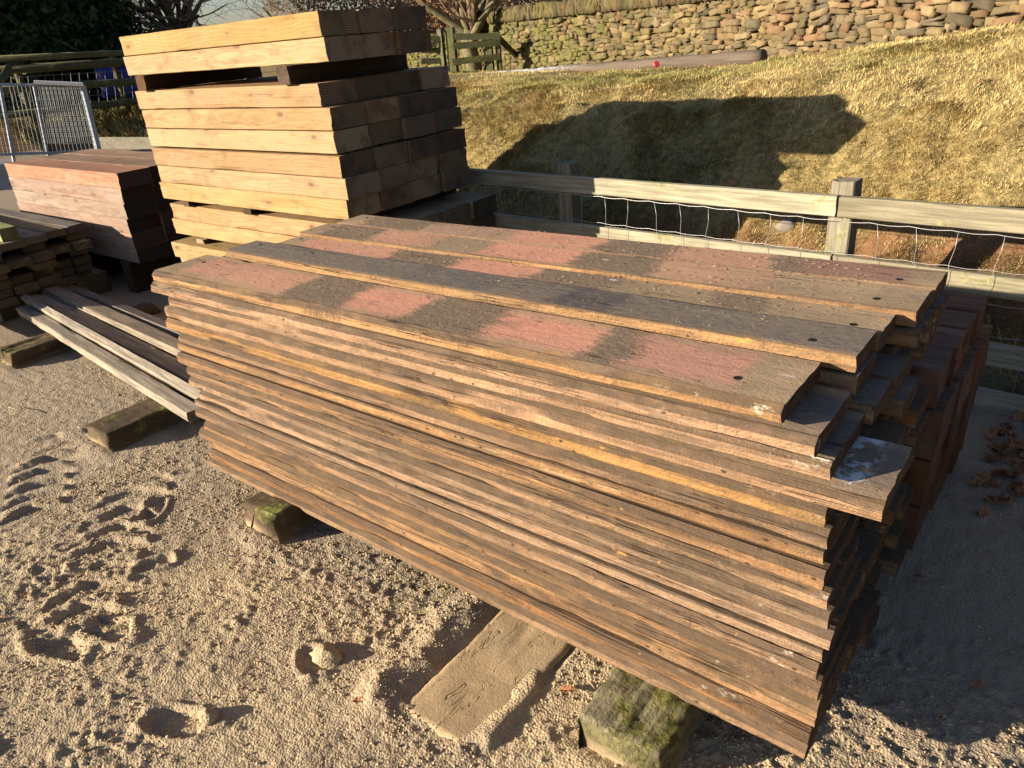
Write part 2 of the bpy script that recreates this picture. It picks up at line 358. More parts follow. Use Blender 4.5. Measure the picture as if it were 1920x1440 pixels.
def put_beam(name, me, x0, x1, y, z, label, cat, group=None, rz=0, parent=None):
    o = ob(name, me, parent, ((x0 + x1) / 2, y, z), rz); return tag(o, label, cat, group)

ORD = ['top', 'second', 'third', 'fourth', 'fifth', 'sixth', 'seventh', 'eighth', 'ninth', 'tenth', 'eleventh', 'twelfth', 'thirteenth', 'fourteenth', 'fifteenth', 'sixteenth', 'seventeenth', 'bottom']

# ---------------------------------------------------------------- materials
M_BOARD = mat_old_board('old_board_wood')
M_BOARD_DK = mat_old_board('old_board_wood_dusty', patches=[(-2, 2, 'dark', .8)])
M_JUT = mat_old_board('splashed_board', patches=[(-2, 2, (.17, .125, .10), .9)], splash=True)
B1P = [(-1.02, -.42, 'paint', .72), (-.42, -.15, 'mud', 1), (-.15, .10, 'paint', 1), (.10, .36, 'mud', 1), (.36, .655, 'paint', 1), (.655, .75, 'mud', 1), (.75, 1.0, (.46, .225, .16), .9)]
M_TOP = {
 0: mat_old_board('painted_board', patches=B1P),
 1: mat_old_board('charcoal_board', patches=[(-1.3, 1.3, (.135, .115, .095), 1.0), (.35, .52, (.055, .052, .06), .8), (-.2, .1, (.08, .075, .08), .5)]),
 2: mat_old_board('patchy_board', patches=[(-.95, -.48, 'paint', .8), (-.48, -.2, 'mud', 1), (-.2, .11, 'paint', .95), (.11, .36, 'mud', 1), (.66, .78, 'mud', .8)]),
 3: mat_old_board('dusty_board', patches=[(-1.0, -.75, 'mud', 1), (-.72, -.42, 'paint', .6), (-.2, .16, 'paint', .95), (.16, .42, 'mud', 1), (.42, .75, 'paint', .35)]),
 4: mat_old_board('brown_painted_board', patches=[(-.98, -.66, 'mud', .9), (-.6, -.25, 'pale', .9), (-.23, .13, 'paint', .8), (.13, .37, 'mud', 1), (.37, .66, 'paint', .5), (.67, .75, 'mud', .9), (.76, 1.0, (.24, .115, .09), .8)])}
M_NEW = mat_sleeper('new_softwood', (.345, .232, .115), (.30, .190, .086), (.125, .084, .048))
M_NEWL = mat_sleeper('pale_softwood', (.36, .255, .135), (.32, .212, .10), (.11, .075, .04), vary=.08)
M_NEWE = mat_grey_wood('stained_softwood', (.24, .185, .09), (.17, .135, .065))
M_PINK = mat_sleeper('pinkish_softwood', (.32, .22, .155), (.27, .17, .112), (.035, .024, .018), vary=.12)
M_ORANGE = mat_sleeper('orange_softwood', (.37, .155, .042), (.31, .115, .03), (.035, .024, .018), vary=.06)
M_RED = mat_old_board('red_hardwood', patches=[(-3, 3, (.26, .115, .075), .9)])
def mat_red_end():
    t = NT('red_hardwood_beam', .8, .25); P = t.coord(); r = t.rand(); Q = t.vm('ADD', P, t.vm('MULTIPLY', t.comb(r, r, r), (9, 7, 5)))
    g = t.noise(t.mp(Q, (4, 50, 3)), 1, 4, .7); b = t.noise(t.mp(Q, (3, 6, 4)), 1, 3)
    col = t.mix(t.rng(g, .35, .65), (.15, .066, .038), (.07, .032, .019)); col = t.mix(t.rng(b, .5, .65, 0, .6), col, (.20, .105, .062)); col = t.mix(t.rng(t.ma('ABSOLUTE', t.nz()[0]), .6, .85, 0, .55), col, (.055, .022, .012))
    col = hsv_vary(t, col, .25, .01); return t.fin(col, t.bump(g, .7, .005))
M_RED = mat_red_end()
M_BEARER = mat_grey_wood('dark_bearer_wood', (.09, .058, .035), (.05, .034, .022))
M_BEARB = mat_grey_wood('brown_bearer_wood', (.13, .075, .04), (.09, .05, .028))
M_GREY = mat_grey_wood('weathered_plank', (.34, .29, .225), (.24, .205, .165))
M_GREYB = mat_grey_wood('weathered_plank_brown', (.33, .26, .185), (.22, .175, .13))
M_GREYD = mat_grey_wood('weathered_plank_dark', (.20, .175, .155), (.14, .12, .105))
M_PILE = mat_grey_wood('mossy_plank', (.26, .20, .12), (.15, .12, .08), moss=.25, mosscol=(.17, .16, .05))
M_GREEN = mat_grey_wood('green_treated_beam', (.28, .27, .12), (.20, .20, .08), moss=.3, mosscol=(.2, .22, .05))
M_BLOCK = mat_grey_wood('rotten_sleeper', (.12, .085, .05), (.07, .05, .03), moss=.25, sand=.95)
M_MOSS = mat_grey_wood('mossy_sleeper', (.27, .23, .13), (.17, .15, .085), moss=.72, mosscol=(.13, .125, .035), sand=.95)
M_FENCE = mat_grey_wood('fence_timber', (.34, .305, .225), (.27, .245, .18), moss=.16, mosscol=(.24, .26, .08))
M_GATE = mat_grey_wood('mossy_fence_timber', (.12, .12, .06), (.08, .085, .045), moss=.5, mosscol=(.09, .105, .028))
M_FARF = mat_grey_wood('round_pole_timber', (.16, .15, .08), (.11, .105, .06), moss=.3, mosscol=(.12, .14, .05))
M_WIRE = mat_plain('galvanised_wire', (.42, .42, .42), .45, .6, var=.1)
M_WIRED = mat_plain('dull_wire', (.13, .15, .17), .7, .2, var=.2)
M_GALV = mat_plain('galvanised_steel', (.20, .245, .30), .6, .3, var=.15)

# ---------------------------------------------------------------- terrain
YF0, KF = 3.33, .0676
def yf(x): return YF0 - KF * (np.asarray(x, float) + .1)
def bank_h(x, y):
    x = np.asarray(x, float); y = np.asarray(y, float)
    s = y - yf(x) + .05 * fbm(x * .9, y * .6, 61, 3)
    prof = np.interp(s, [.05, .25, .5, .78, 1.05, 1.35, 1.8, 2.6], [0, .09, .27, .52, .74, .93, 1.08, 1.19])
    xx = np.clip(x, -5, 1.5)
    crest = 1 + .055 * (xx + 2.6) / 1.2 * sstep(-4.5, 0, xx + .4) + .02
    h = prof * crest
    h = h + np.where(y > 5.5, (-.045 * np.clip(y - 5.5, 0, 8)) * sstep(-.8, -3.5, x), 0) + .02 * np.clip(y - 5, 0, 6) * sstep(-1.8, 0, x)
    ang = y / np.maximum(-x, .01)
    m = np.where(x < -4, sstep(.60, .86, ang), 1.0)
    h = h * m
    d = np.hypot(x, y)
    left = np.where((x < -4), (1 - m), 0) * (.55 * sstep(18.3, 20.6, d) + .3 * sstep(21, 30, d))
    return h + left
def relief(x, y):
    """sand surface: gentle undulation, tyre tread blocks, footprints, clods"""
    x = np.asarray(x, float); y = np.asarray(y, float)
    z = .010 * fbm(x * .9, y * .9, 3, 3)
    near = np.maximum(sstep(1.6, 1.05, y - .45 * (x + 1.6)), sstep(-.35, -.2, x) * sstep(1.95, 1.6, y)) * sstep(-4.2, -2.6, x)
    wx = x + .02 * fbm(x * 9, y * 9, 121, 3); wy = y + .02 * fbm(x * 9, y * 9, 131, 3)
    cl = np.maximum(0, fbm(wx * 30, wy * 30, 21, 4) - .04); cl2 = np.maximum(0, fbm(wx * 70, wy * 70, 25, 2) - .02)
    patch = .40 + .60 * sstep(-.40, .08, fbm(x * 2.6, y * 2.6, 31, 3))
    z = z + .0045 * (1 - near) * sstep(-8, -6, x) * fbm(x * 28, y * 28, 171, 3) + near * patch * (cl * .017 + cl2 * .014) + .0015 * fbm(x * 60, y * 60, 41, 2)
    z = z + near * .008 * fbm(x * 5, y * 5, 51, 4)
    # worn dips with raised rims (footprints): (x, y, length, width, angle)
    for k, (fx, fy, a, b, th) in enumerate(((-1.52, .82, .055, .05, 0), (-1.66, .47, .10, .045, .5), (-2.25, .40, .11, .05, .3), (-2.17, .53, .09, .045, .2),
            (-2.36, .78, .07, .04, 1.0), (-2.7, .95, .09, .045, 2.2), (-1.35, .36, .10, .045, .1))):
        c, s_ = math.cos(th), math.sin(th); u = ((x - fx) * c + (y - fy) * s_) / a; v = (-(x - fx) * s_ + (y - fy) * c) / b
        u = u + .25 * vn(x * 22, y * 22, 70 + k); v = v + .3 * vn(x * 19, y * 19, 90 + k)
        r = np.sqrt(u * u + v * v); z = z - (.011 if k > 0 and fx > -.3 else .016) * sstep(1.0, .7, r) + (.006 if fx > -.3 else .010) * np.exp(-((r - 1.15) / .2) ** 2)
    # tyre tread lugs, two runs
    for (cx, cy, th, L, Wd, amp) in ((-3.45, .84, 2.62, .42, .13, .024), (-2.62, .74, 2.45, .50, .15, .022)):
        c, s_ = math.cos(th), math.sin(th); u = (x - cx) * c + (y - cy) * s_; v = -(x - cx) * s_ + (y - cy) * c
        u = u + .022 * fbm(x * 7, y * 7, 141, 3); v = v + .03 * fbm(x * 8, y * 8, 151, 3); ins = sstep(L, L - .06, np.abs(u)) * sstep(Wd, Wd - .03, np.abs(v)) * sstep(-.6, -.2, fbm(x * 4, y * 4, 161, 2))
        q = np.mod(u + .35 * np.abs(v) + .02 * vn(x * 9, y * 9, 101), .115) / .115
        lug = sstep(.1, .22, q) * sstep(.72, .58, q)
        z = z + ins * amp * (lug - .45) 
    # trough beside the half buried sleeper
    u = x + 1.06; v = y - .95
    z = z + .026 * np.exp(-((u + .21 + .03 * vn(y * 9, x * 3, 8)) / .055) ** 2) * sstep(.70, .85, y) * sstep(1.45, 1.25, y)
    flat = sstep(-.16, -.14, u) * sstep(.16, .14, u) * sstep(.82, .88, y + .05 * vn(x * 12, y * 4, 5)) * sstep(2.2, 2.1, y)
    drift = .024 * sstep(-.12, .45, fbm(x * 7, y * 7, 111, 3)) * sstep(.06, .15, np.abs(u + .02)) + .014 * sstep(.94, .84, y + .07 * vn(x * 14, y * 5, 5))
    z = z * (1 - flat) + (-.012 + drift) * flat + .0 * v
    # sand banked against block ends
    for (bx, by, w) in ((-3.43, 1.06, .12), (-2.16, 1.07, .12), (-.61, .97, .15), (-5.0, 1.24, .12)):
        z = z + .016 * np.exp(-(((x - bx) / w) ** 2 + ((y - by) / .05) ** 2))
    z = z + .012 * np.exp(-((y - 1.75 - .1 * vn(x * 3, 0, 4)) / .12) ** 2) * sstep(-4.2, -3, -x - 6)
    return z
def axis(segs):
    out = []
    for a, b, st in segs:
        n = max(1, int(round((b - a) / st))); out += list(a + (b - a) * np.arange(n) / n)
    out.append(segs[-1][1]); return np.array(out)
gx = axis([(-200, -60, 20), (-60, -25, 3.5), (-25, -10, .5), (-10, -4.6, .12), (-4.6, -3.2, .014), (-3.2, .35, .0085), (.35, 2.4, .04), (2.4, 8, .4), (8, 60, 6), (60, 200, 20)])
gy = axis([(-80, -10, 10), (-10, -1, .8), (-1, .12, .12), (.12, 1.72, .0078), (1.72, 3.3, .018), (3.3, 6.2, .055), (6.2, 12, .25), (12, 30, 1.0), (30, 200, 14)])
GX, GY = np.meshgrid(gx, gy, indexing='ij')
BH = bank_h(GX, GY)
onbank = sstep(.02, .12, BH)
GZ = BH + relief(GX, GY) * (1 - onbank) + onbank * (.035 * fbm(GX * 2.1, GY * 2.1, 77, 4) + .055 * fbm(GX * 8, GY * 8, 78, 4)) * (.25 + .75 * sstep(5.6, 4.9, GY)) * sstep(0, .25, BH)
def terr(x, y):
    b = bank_h(x, y); ob_ = sstep(.02, .12, b)
    return b + ob_ * (.035 * fbm(np.asarray(x) * 2.1, np.asarray(y) * 2.1, 77, 4) + .055 * fbm(np.asarray(x) * 8, np.asarray(y) * 8, 78, 4)) * (.25 + .75 * sstep(5.6, 4.9, np.asarray(y))) * sstep(0, .25, b)
nxg, nyg = len(gx), len(gy)
idx = np.arange(nxg * nyg).reshape(nxg, nyg)
Q4 = np.stack([idx[:-1, :-1], idx[1:, :-1], idx[1:, 1:], idx[:-1, 1:]], -1).reshape(-1, 4)
def mat_ground():
    t = NT('sandy_ground', .95, .1); P = t.coord(); a = t.attr('zone').outputs['Fac']
    big = t.noise(P, 1.3, 4, .6); mid = t.noise(P, 9, 4, .65); fine = t.noise(P, 140, 4, .7); gr = t.noise(P, 420, 2, .6)
    c = t.mix(t.rng(big, .38, .64), (.50, .40, .235), (.38, .305, .195)); c = t.mix(t.rng(mid, .35, .7, 0, .45), c, (.41, .31, .195))
    c = t.mix(t.rng(fine, .38, .60, .6, 0), c, (.21, .16, .11)); c = t.mix(t.rng(gr, .52, .66, 0, .6), c, (.58, .47, .32))
    px_, py_, _z = t.sep(P)
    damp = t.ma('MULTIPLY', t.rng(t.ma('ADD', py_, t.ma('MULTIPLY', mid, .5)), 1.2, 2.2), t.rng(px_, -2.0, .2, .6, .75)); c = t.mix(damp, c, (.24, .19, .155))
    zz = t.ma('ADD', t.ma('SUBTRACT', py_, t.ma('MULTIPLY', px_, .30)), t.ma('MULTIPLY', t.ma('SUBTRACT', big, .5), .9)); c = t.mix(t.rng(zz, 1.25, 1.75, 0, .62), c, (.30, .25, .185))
    d2 = t.noise(P, .9, 3); c = t.mix(t.rng(d2, .5, .62, 0, .35), c, (.27, .215, .16))
    e1 = t.noise(P, 3.5, 4, .6); e2 = t.noise(P, 22, 5, .7)
    earth = t.mix(t.rng(e1, .4, .62), (.18, .092, .045), (.12, .072, .04)); earth = t.mix(t.rng(e2, .5, .68, 0, .7), earth, (.25, .15, .08))
    gcol = t.mix(t.rng(e2, .35, .62), (.15, .12, .05), (.32, .25, .11)); earth = t.mix(t.rng(a, .55, .95), earth, gcol)
    c = t.mix(t.rng(a, .12, .35), c, earth)
    v1 = t.voro(P, 150); v2 = t.voro(P, 55); h = t.ma('ADD', t.ma('MULTIPLY', v1, -.8), t.ma('MULTIPLY', v2, -.6)); h = t.ma('ADD', h, t.ma('MULTIPLY', fine, .7)); h = t.ma('ADD', h, t.ma('MULTIPLY', e2, t.ma('MULTIPLY', a, 3.0)))
    return t.fin(c, t.bump(h, .9, .0045))
M_GROUND = mat_ground()
me = mesh_np('ground', np.stack([GX, GY, GZ], -1).reshape(-1, 3), m=M_GROUND, quads=Q4, smooth=True)
at_ = me.attributes.new('zone', 'FLOAT', 'POINT')
def zone(x, y):
    b = bank_h(x, y); g = sstep(.2, .6, b - .16 * sstep(-1.3, .0, np.asarray(x)) + .26 * fbm(np.asarray(x) * 1.7, np.asarray(y) * 1.7, 88, 3))
    return np.clip(sstep(.03, .15, b) * (.4 + .6 * g), 0, 1)
at_.data.foreach_set('value', zone(GX, GY).ravel().astype(np.float32))
tag(ob('ground', me), kind='structure')

# sand clods scattered over the trampled yard: uncountable crumbs
def crumbs(n):
    V = []; T = []
    ico = np.array([(0, 0, 1), (.9, 0, .3), (.28, .85, .3), (-.72, .53, .3), (-.72, -.53, .3), (.28, -.85, .3), (0, 0, -.4)])
    tr = np.array([(0, 1, 2), (0, 2, 3), (0, 3, 4), (0, 4, 5), (0, 5, 1), (6, 2, 1), (6, 3, 2), (6, 4, 3), (6, 5, 4), (6, 1, 5)])
    x = NR.uniform(-3.2, .3, n * 3); y = NR.uniform(.1, 1.7, n * 3)
    x[:n // 2] = NR.uniform(-5.5, .5, n // 2); y[:n // 2] = NR.uniform(.6, 3.2, n // 2)
    keep = (fbm(x * 3, y * 3, 31, 3) + NR.uniform(-.35, .35, n * 3) > -.05) & (~((x > -1.2) & (x < -.9) & (y > .85)))
    x = x[keep][:n]; y = y[keep][:n]; n = len(x)
    r = .0012 + .0046 * NR.random(n) ** 3.2; z = bank_h(x, y) + relief(x, y)
    J = ico[None] * np.array([1, 1, .7]) * (1 + .5 * NR.uniform(-1, 1, (n, 7, 3))) * r[:, None, None]
    a = NR.uniform(0, 6.28, n); ca, sa = np.cos(a)[:, None], np.sin(a)[:, None]
    X = J[..., 0] * ca - J[..., 1] * sa + x[:, None]; Y = J[..., 0] * sa + J[..., 1] * ca + y[:, None]; Z = J[..., 2] + z[:, None] + r[:, None] * .2
    V = np.stack([X, Y, Z], -1).reshape(-1, 3); T = (tr[None] + 7 * np.arange(n)[:, None, None]).reshape(-1, 3)
    return V, T
V, T = crumbs(60000)
tc = NT('sand_crumb', .95, .1); cc = tc.mix(tc.rng(tc.noise(tc.coord(), 60, 3), .35, .65), (.50, .385, .24), (.36, .275, .175)); tc.fin(cc)
tag(ob('sand_clods', mesh_np('sand_clods', V, m=tc.m, tris=T)), kind='stuff')

# ---------------------------------------------------------------- grass on the bank (stuff)
def mat_vcol(name, rough=.85, trans=0.0):
    t = NT(name, rough, .15); c = t.attr('tint').outputs['Color']
    return t.fin(c)
M_GRASS = mat_vcol('dry_grass')
def blades(n, xr, yr, cond, lmin, lmax, w, seed, dens=None, droop=.75):
    r = np.random.default_rng(seed)
    x = r.uniform(*xr, n); y = r.uniform(*yr, n); k = cond(x, y, r)
    x = x[k]; y = y[k]; n = len(x); z = terr(x, y) - .01
    th = 6.28 * fbm(x * 2.2, y * 2.2, seed + 1, 3) + r.normal(0, .9, n); L = r.uniform(lmin, lmax, n) * (.75 + .5 * (fbm(x * 3, y * 3, seed + 4, 2) + .5))
    lean = np.clip(droop + r.normal(0, .25, n), .05, 1.35)
    dx = np.cos(th) * np.sin(lean); dy = np.sin(th) * np.sin(lean) - .25; dz = np.cos(lean)
    px_ = -np.sin(th) * w * r.uniform(.6, 1.4, n); py_ = np.cos(th) * w * r.uniform(.6, 1.4, n)
    B = np.stack([x, y, z], -1); D = np.stack([dx, dy, dz], -1) * L[:, None]; Wv = np.stack([px_, py_, 0 * x], -1)
    mid = B + D * .55 + np.stack([0 * x, 0 * x, .12 * L], -1); tip = B + D
    V = np.stack([B - Wv, B + Wv, mid + Wv * .8, mid - Wv * .8, tip], 1).reshape(-1, 3)
    b = 5 * np.arange(n)[:, None]
    return V, b + np.array([[0, 1, 2, 3]]), b + np.array([[3, 2, 4]]), x, y, n
def grass_obj(name, label_, n, xr, yr, cond, lmin, lmax, w, seed, cols, droop=.75):
    V, q, t3, x, y, n = blades(n, xr, yr, cond, lmin, lmax, w, seed, droop=droop)
    r = np.random.default_rng(seed + 7)
    g = sstep(-.15, .35, fbm(x * 1.3, y * 1.3, seed + 2, 4) + .3 * r.normal(0, .5, n)); b = r.random(n)
    c = cols[0][None] * (1 - g[:, None]) + cols[1][None] * g[:, None]
    c = np.where((b > .80)[:, None], cols[2][None], c) * r.uniform(.7, 1.25, n)[:, None]
    me = mesh_np(name, V, m=M_GRASS, quads=q, tris=t3)
    a = me.attributes.new('tint', 'FLOAT_COLOR', 'POINT')
    a.data.foreach_set('color', np.concatenate([np.repeat(c, 5, 0), np.ones((n * 5, 1))], 1).astype(np.float32).ravel())
    return tag(ob(name, me), kind='stuff')
STRAW, GREENG, BROWN = np.array([.52, .41, .18]), np.array([.25, .25, .08]), np.array([.36, .235, .105])
def c_bank(x, y, r):
    b = bank_h(x, y); d = sstep(.16, .44, b - .16 * sstep(-1.3, .0, x) + .26 * fbm(x * 1.7, y * 1.7, 88, 3) + .10 * fbm(x * 6, y * 6, 89, 2))
    d = np.maximum(d, .35 * sstep(.05, .1, b) * sstep(.0, .25, fbm(x * 2.4 + 5, y * 2.4, 93, 3)))
    return (r.random(len(x)) < d) & (b > .04)
grass_obj('dry_grass_bank', '', 640000, (-6.0, 1.4), (3.55, 6.0), c_bank, .014, .044, .0015, 5, (STRAW, GREENG, BROWN), .95)
grass_obj('long_dry_grass', '', 150000, (-9, 1.8), (4.9, 9.8), lambda x, y, r: (bank_h(x, y) > .8) & (r.random(len(x)) < sstep(-.3, .2, fbm(x * 1.2, y * 1.2, 97, 2))), .016, .045, .0019, 6, (STRAW * 1.08, GREENG * 1.2, BROWN), .7)
grass_obj('fence_foot_grass', '', 9000, (-3.6, .8), (3.25, 3.75), lambda x, y, r: (r.random(len(x)) < sstep(-.1, .3, fbm(x * 2.5, y * 2.5, 98, 2))), .03, .09, .0025, 8, (STRAW * .7, GREENG, GREENG * .6), .7)
grass_obj('fence_side_grass', '', 90000, (-1.5, .9), (3.36, 4.0), lambda x, y, r: (r.random(len(x)) < sstep(-.45, .0, fbm(x * 3.1, y * 3.1, 198, 3))), .014, .045, .0015, 28, (STRAW * .85, GREENG * .95, BROWN), .95)
grass_obj('far_left_grass', '', 30000, (-21, -15), (6.5, 11.5), lambda x, y, r: bank_h(x, y) > .05, .10, .25, .012, 9, (GREENG * .8, STRAW * .55, BROWN * .6), .6)
def c_tuft(x, y, r): return ((x + 1.42) ** 2 / .02 + (y - 1.17) ** 2 / .006) < 1
grass_obj('sand_weeds', '', 2600, (-1.7, -1.1), (1.05, 1.3), lambda x, y, r: (np.hypot((x + 1.42) * .6, y - 1.17) + .04 * r.normal(0, 1, len(x)) < .07) & (r.random(len(x)) < .35), .02, .05, .001, 12, (GREENG * .7, GREENG, STRAW * .8), .8)

# ---------------------------------------------------------------- main stack of old boards
NL, TH = 18, .0462
Z0 = .110
front_right = [-.367, -.302, -.275, -.181, -.272, -.263, -.268, -.259, -.249, -.242, -.233, -.244, -.250, -.242, -.238, -.241, -.249, -.250]
front_left = [-2.594, -2.632, -2.555, -2.60, -2.605, -2.545, -2.58, -2.60, -2.56, -2.575, -2.52, -2.56, -2.588, -2.548, -2.60, -2.555, -2.575, -2.593]
def lip_prof(w, h, lip=.013, f=.5, flip=False, bev=.014):
    a, b = w / 2, h / 2; zt = b; zm = b - h * f
    p = [(-a - lip, -b + .004), (-a - lip + .004, -b), (a - .003, -b), (a, -b + .003), (a, b - .003), (a - .003, b), (-a + .003, b), (-a, b - .003), (-a, zm + bev), (-a - lip, zm)]
    if flip: p = [(y, -z) for (y, z) in p][::-1]
    return p
colY = [(1.19, 1.405, 0), (1.415, 1.570, .019), (1.572, 1.715, .006), (1.717, 1.885, .015), (1.887, 2.045, .013)]
COLN = ['front', 'second', 'middle', 'fourth', 'rear']
top_right = [-.366, -.306, -.300, -.262, -.258]
top_left = [-2.594, -2.50, -2.425, -2.45, -2.43]
LOOK0 = ['red painted', 'charcoal grey', 'red and muddy', 'dusty brown', 'reddish brown']
KN = ['smooth tan', 'grey brown', 'muddy', 'orange streaked', 'splintered', 'dull brown', 'tan edged']
jut = {(1, 4): -.22, (3, 5): -.225, (2, 6): -.24, (1, 1): -.30, (2, 1): -.33, (1, 2): -.262, (2, 2): -.257, (3, 1): -.252, (3, 2): -.30, (4, 1): -.245, (4, 2): -.255, (1, 3): -.33, (2, 3): -.235, (3, 3): -.28, (4, 3): -.262}
for c, (ya, yb, dz) in enumerate(colY):
    for l in range(NL):
        rr_ = random.Random(c * 100 + l)
        if c == 0: xr, xl = front_right[l], front_left[l]
        elif l == 0: xr, xl = top_right[c], top_left[c]
        else: xr = jut.get((c, l), -.26 + rr_.uniform(-.045, .035)); xl = -2.57 + rr_.uniform(-.05, .05)
        f = 1 - l / (NL - 1); zt = Z0 + TH * (NL - l) + (dz * f if l < 2 else dz * .5 * f)
        w = yb - ya - .004; yc = (ya + yb) / 2 + (rr_.uniform(-.005, .006) if c == 0 and l else 0)
        h = TH - .0050 - rr_.uniform(0, .006) * (c == 0)
        flip = (l == 0 and c in (1, 3)) or (c == 0 and l in (6, 11, 15))
        lip = .012 + rr_.uniform(-.003, .005) if c == 0 else .006
        prof = lip_prof(w - (.013 if c else 0), h, lip, rr_.uniform(.28, .45), flip)
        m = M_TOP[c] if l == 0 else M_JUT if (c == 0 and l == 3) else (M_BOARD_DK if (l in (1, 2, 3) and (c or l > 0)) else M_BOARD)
        me_ = beam_mesh('board', xr - xl, prof, m, nx=190 if c == 0 else (60 if l == 0 else 24), step=.016 if c == 0 else .03,
                        rough=.0025 if c == 0 else .0015, fx=6 if c == 0 else 3, end=.0018, seed=c * 31 + l, chip=.009 if c == 0 else .003)
        lab = f"{LOOK0[c]} top board in the {COLN[c]} column of the big brown board stack" if l == 0 else f"{KN[(l * 3 + c) % 7]} board, {ORD[l]} down in the {COLN[c]} column of the big brown stack"
        if c == 0 and l == 3: lab = 'old board jutting out past the corner of the big brown stack, fourth down'
        if l == NL - 1: lab = f"{KN[(l * 3 + c) % 7]} board lying on the bearers, bottom of the {COLN[c]} column"
        bo = put_beam('board', me_, xl, xr, yc, zt - TH / 2 + .0 * f, lab, 'board', 'old brown boards of the big stack'); bo.rotation_euler[1] = -.011 * f; bo.location.z += .011 * f * .55
        # bolt hole collars on visible top boards
# bolt holes: dark plugs, parts of the top boards are kept in the surface material

# ---------------------------------------------------------------- bearers in the sand under it
def block(name, x0, x1, y0, y1, z0, z1, m, seed, label, rough=.006, chip=.012, group=None):
    L = y1 - y0; me_ = beam_mesh(name, L, boxprof(x1 - x0, z1 - z0, .008), m, nx=90, step=.012, rough=rough, fx=17, end=.012, seed=seed, chip=chip, flatk=.1, arcf=17, smooth=True)
    o = ob(name, me_, None, ((x0 + x1) / 2, (y0 + y1) / 2, (z0 + z1) / 2), math.pi / 2); return tag(o, label, 'sleeper', group)
GB = 'old sleepers laid as bearers on the sand'
block('mossy_sleeper', -.725, -.505, 1.005, 2.15, -.06, .118, M_MOSS, 3, 'green moss covered sleeper end under the near corner of the big stack', .010, .006, GB)
block('rotten_sleeper', -2.27, -2.06, 1.10, 2.1, -.06, .117, M_BLOCK, 4, 'dark rotten sleeper end under the far half of the big board stack', .006, .006, GB)
block('rotten_sleeper', -3.53, -3.32, 1.09, 1.95, -.06, .095, M_BLOCK, 6, 'dark grooved sleeper end under the near ends of the loose planks', .006, .008, GB)
block('rotten_sleeper', -5.12, -4.90, 1.27, 2.2, -.06, .10, M_BLOCK, 8, 'dark sleeper end under the middle of the loose planks at the left edge', .008, .02, GB)
def mat_buried():
    t = NT('sand_caked_sleeper', .95, .1); P = t.coord(); n = t.noise(P, 5, 4, .6); f = t.noise(P, 150, 4, .7)
    c = t.mix(t.rng(n, .4, .62), (.46, .345, .205), (.37, .275, .16)); c = t.mix(t.rng(f, .35, .6, .35, 0), c, (.2, .145, .09))
    ck = t.noise(t.mp(P, (2.2, 11, 2)), 1, 4, .6, .4); k = t.ma('MULTIPLY', t.rng(t.ma('ABSOLUTE', t.ma('SUBTRACT', ck, .5)), 0, .014, 1, 0), t.rng(n, .42, .5))
    c = t.mix(t.ma('MULTIPLY', k, .6), c, (.14, .10, .06)); return t.fin(c, t.bump(t.ma('SUBTRACT', f, t.ma('MULTIPLY', k, 1.2)), .5, .004))
o = block('buried_sleeper', -1.185, -.925, .84, 2.1, -.06, .003, mat_buried(), 9, 'sand caked sleeper sunk flush into the ground beside the mossy one', .005, .004, GB)

# ---------------------------------------------------------------- tall stack of new sleepers
GT = 'new softwood sleepers of the tall stack'
SW, ST = .236, .106
tcols = ['front', 'second', 'third', 'rear']
def sleeper(x0, x1, y, z, w, h, m, label, group, seed, rz=0, name='sleeper', rough=.0012):
    me_ = beam_mesh(name, x1 - x0, boxprof(w, h, .003), m, nx=44, step=.02, rough=rough * 1.6, fx=2, end=.004, seed=seed, chip=.006)
    return put_beam(name, me_, x0, x1, y, z, label, 'sleeper', group, rz)
def tall_layer(n, ncol, y0, ztop, x0, x1, where, jit=.016, m=None, w=SW, lean=0, rz=0):
    for c in range(ncol):
        r = random.Random(n * 10 + c); dx = r.uniform(-jit, jit)
        sleeper(x0 + dx, x1 + dx, y0 + w * (c + .5) + (.012 if c == ncol - 1 and lean else 0), ztop - ST / 2 + r.uniform(-.001, .001), w - .006 - (r.random() * .005), ST - .0015, m or M_NEW,
                f"pale new sleeper, {tcols[c] if ncol == 4 else ['front', 'middle', 'rear'][c]} one of the {where}", GT, n * 7 + c, rz)
tall_layer(1, 3, 2.40, 1.741, -4.805, -2.950, 'top layer of the tall stack', w=.238)
tall_layer(2, 3, 2.40, 1.632, -4.835, -2.950, 'second layer of the tall stack', w=.238)
tall_layer(3, 4, 2.415, 1.438, -4.825, -3.060, 'layer just below the upper dark bearers')
tall_layer(4, 4, 2.40, 1.329, -4.780, -2.990, 'fourth layer of the tall stack')
tall_layer(5, 4, 2.40, 1.221, -4.785, -2.990, 'fifth layer of the tall stack')
tall_layer(6, 4, 2.40, 1.104, -4.785, -2.978, 'sixth layer of the tall stack', lean=1)
tall_layer(7, 4, 2.40, .997, -4.795, -2.978, 'seventh layer of the tall stack', lean=1)
tall_layer(8, 4, 2.40, .890, -4.810, -2.978, 'eighth layer, lowest above the lower gap', lean=1)
tall_layer(9, 4, 2.545, .708, -5.03, -2.90, 'upper pair below the lower gap', m=M_NEWL, w=.232)
tall_layer(10, 4, 2.545, .600, -5.06, -2.93, 'lower pair below the lower gap', m=M_NEWL, w=.232)
tall_layer(11, 4, 2.46, .462, -5.02, -2.92, 'base layer under the tall stack', m=M_NEWL, w=.24)
tall_layer(12, 4, 2.50, .354, -5.02, -2.92, 'lowest layer of the tall stack', m=M_NEWL, w=.24)
GBR = 'bearers between the sleeper layers'
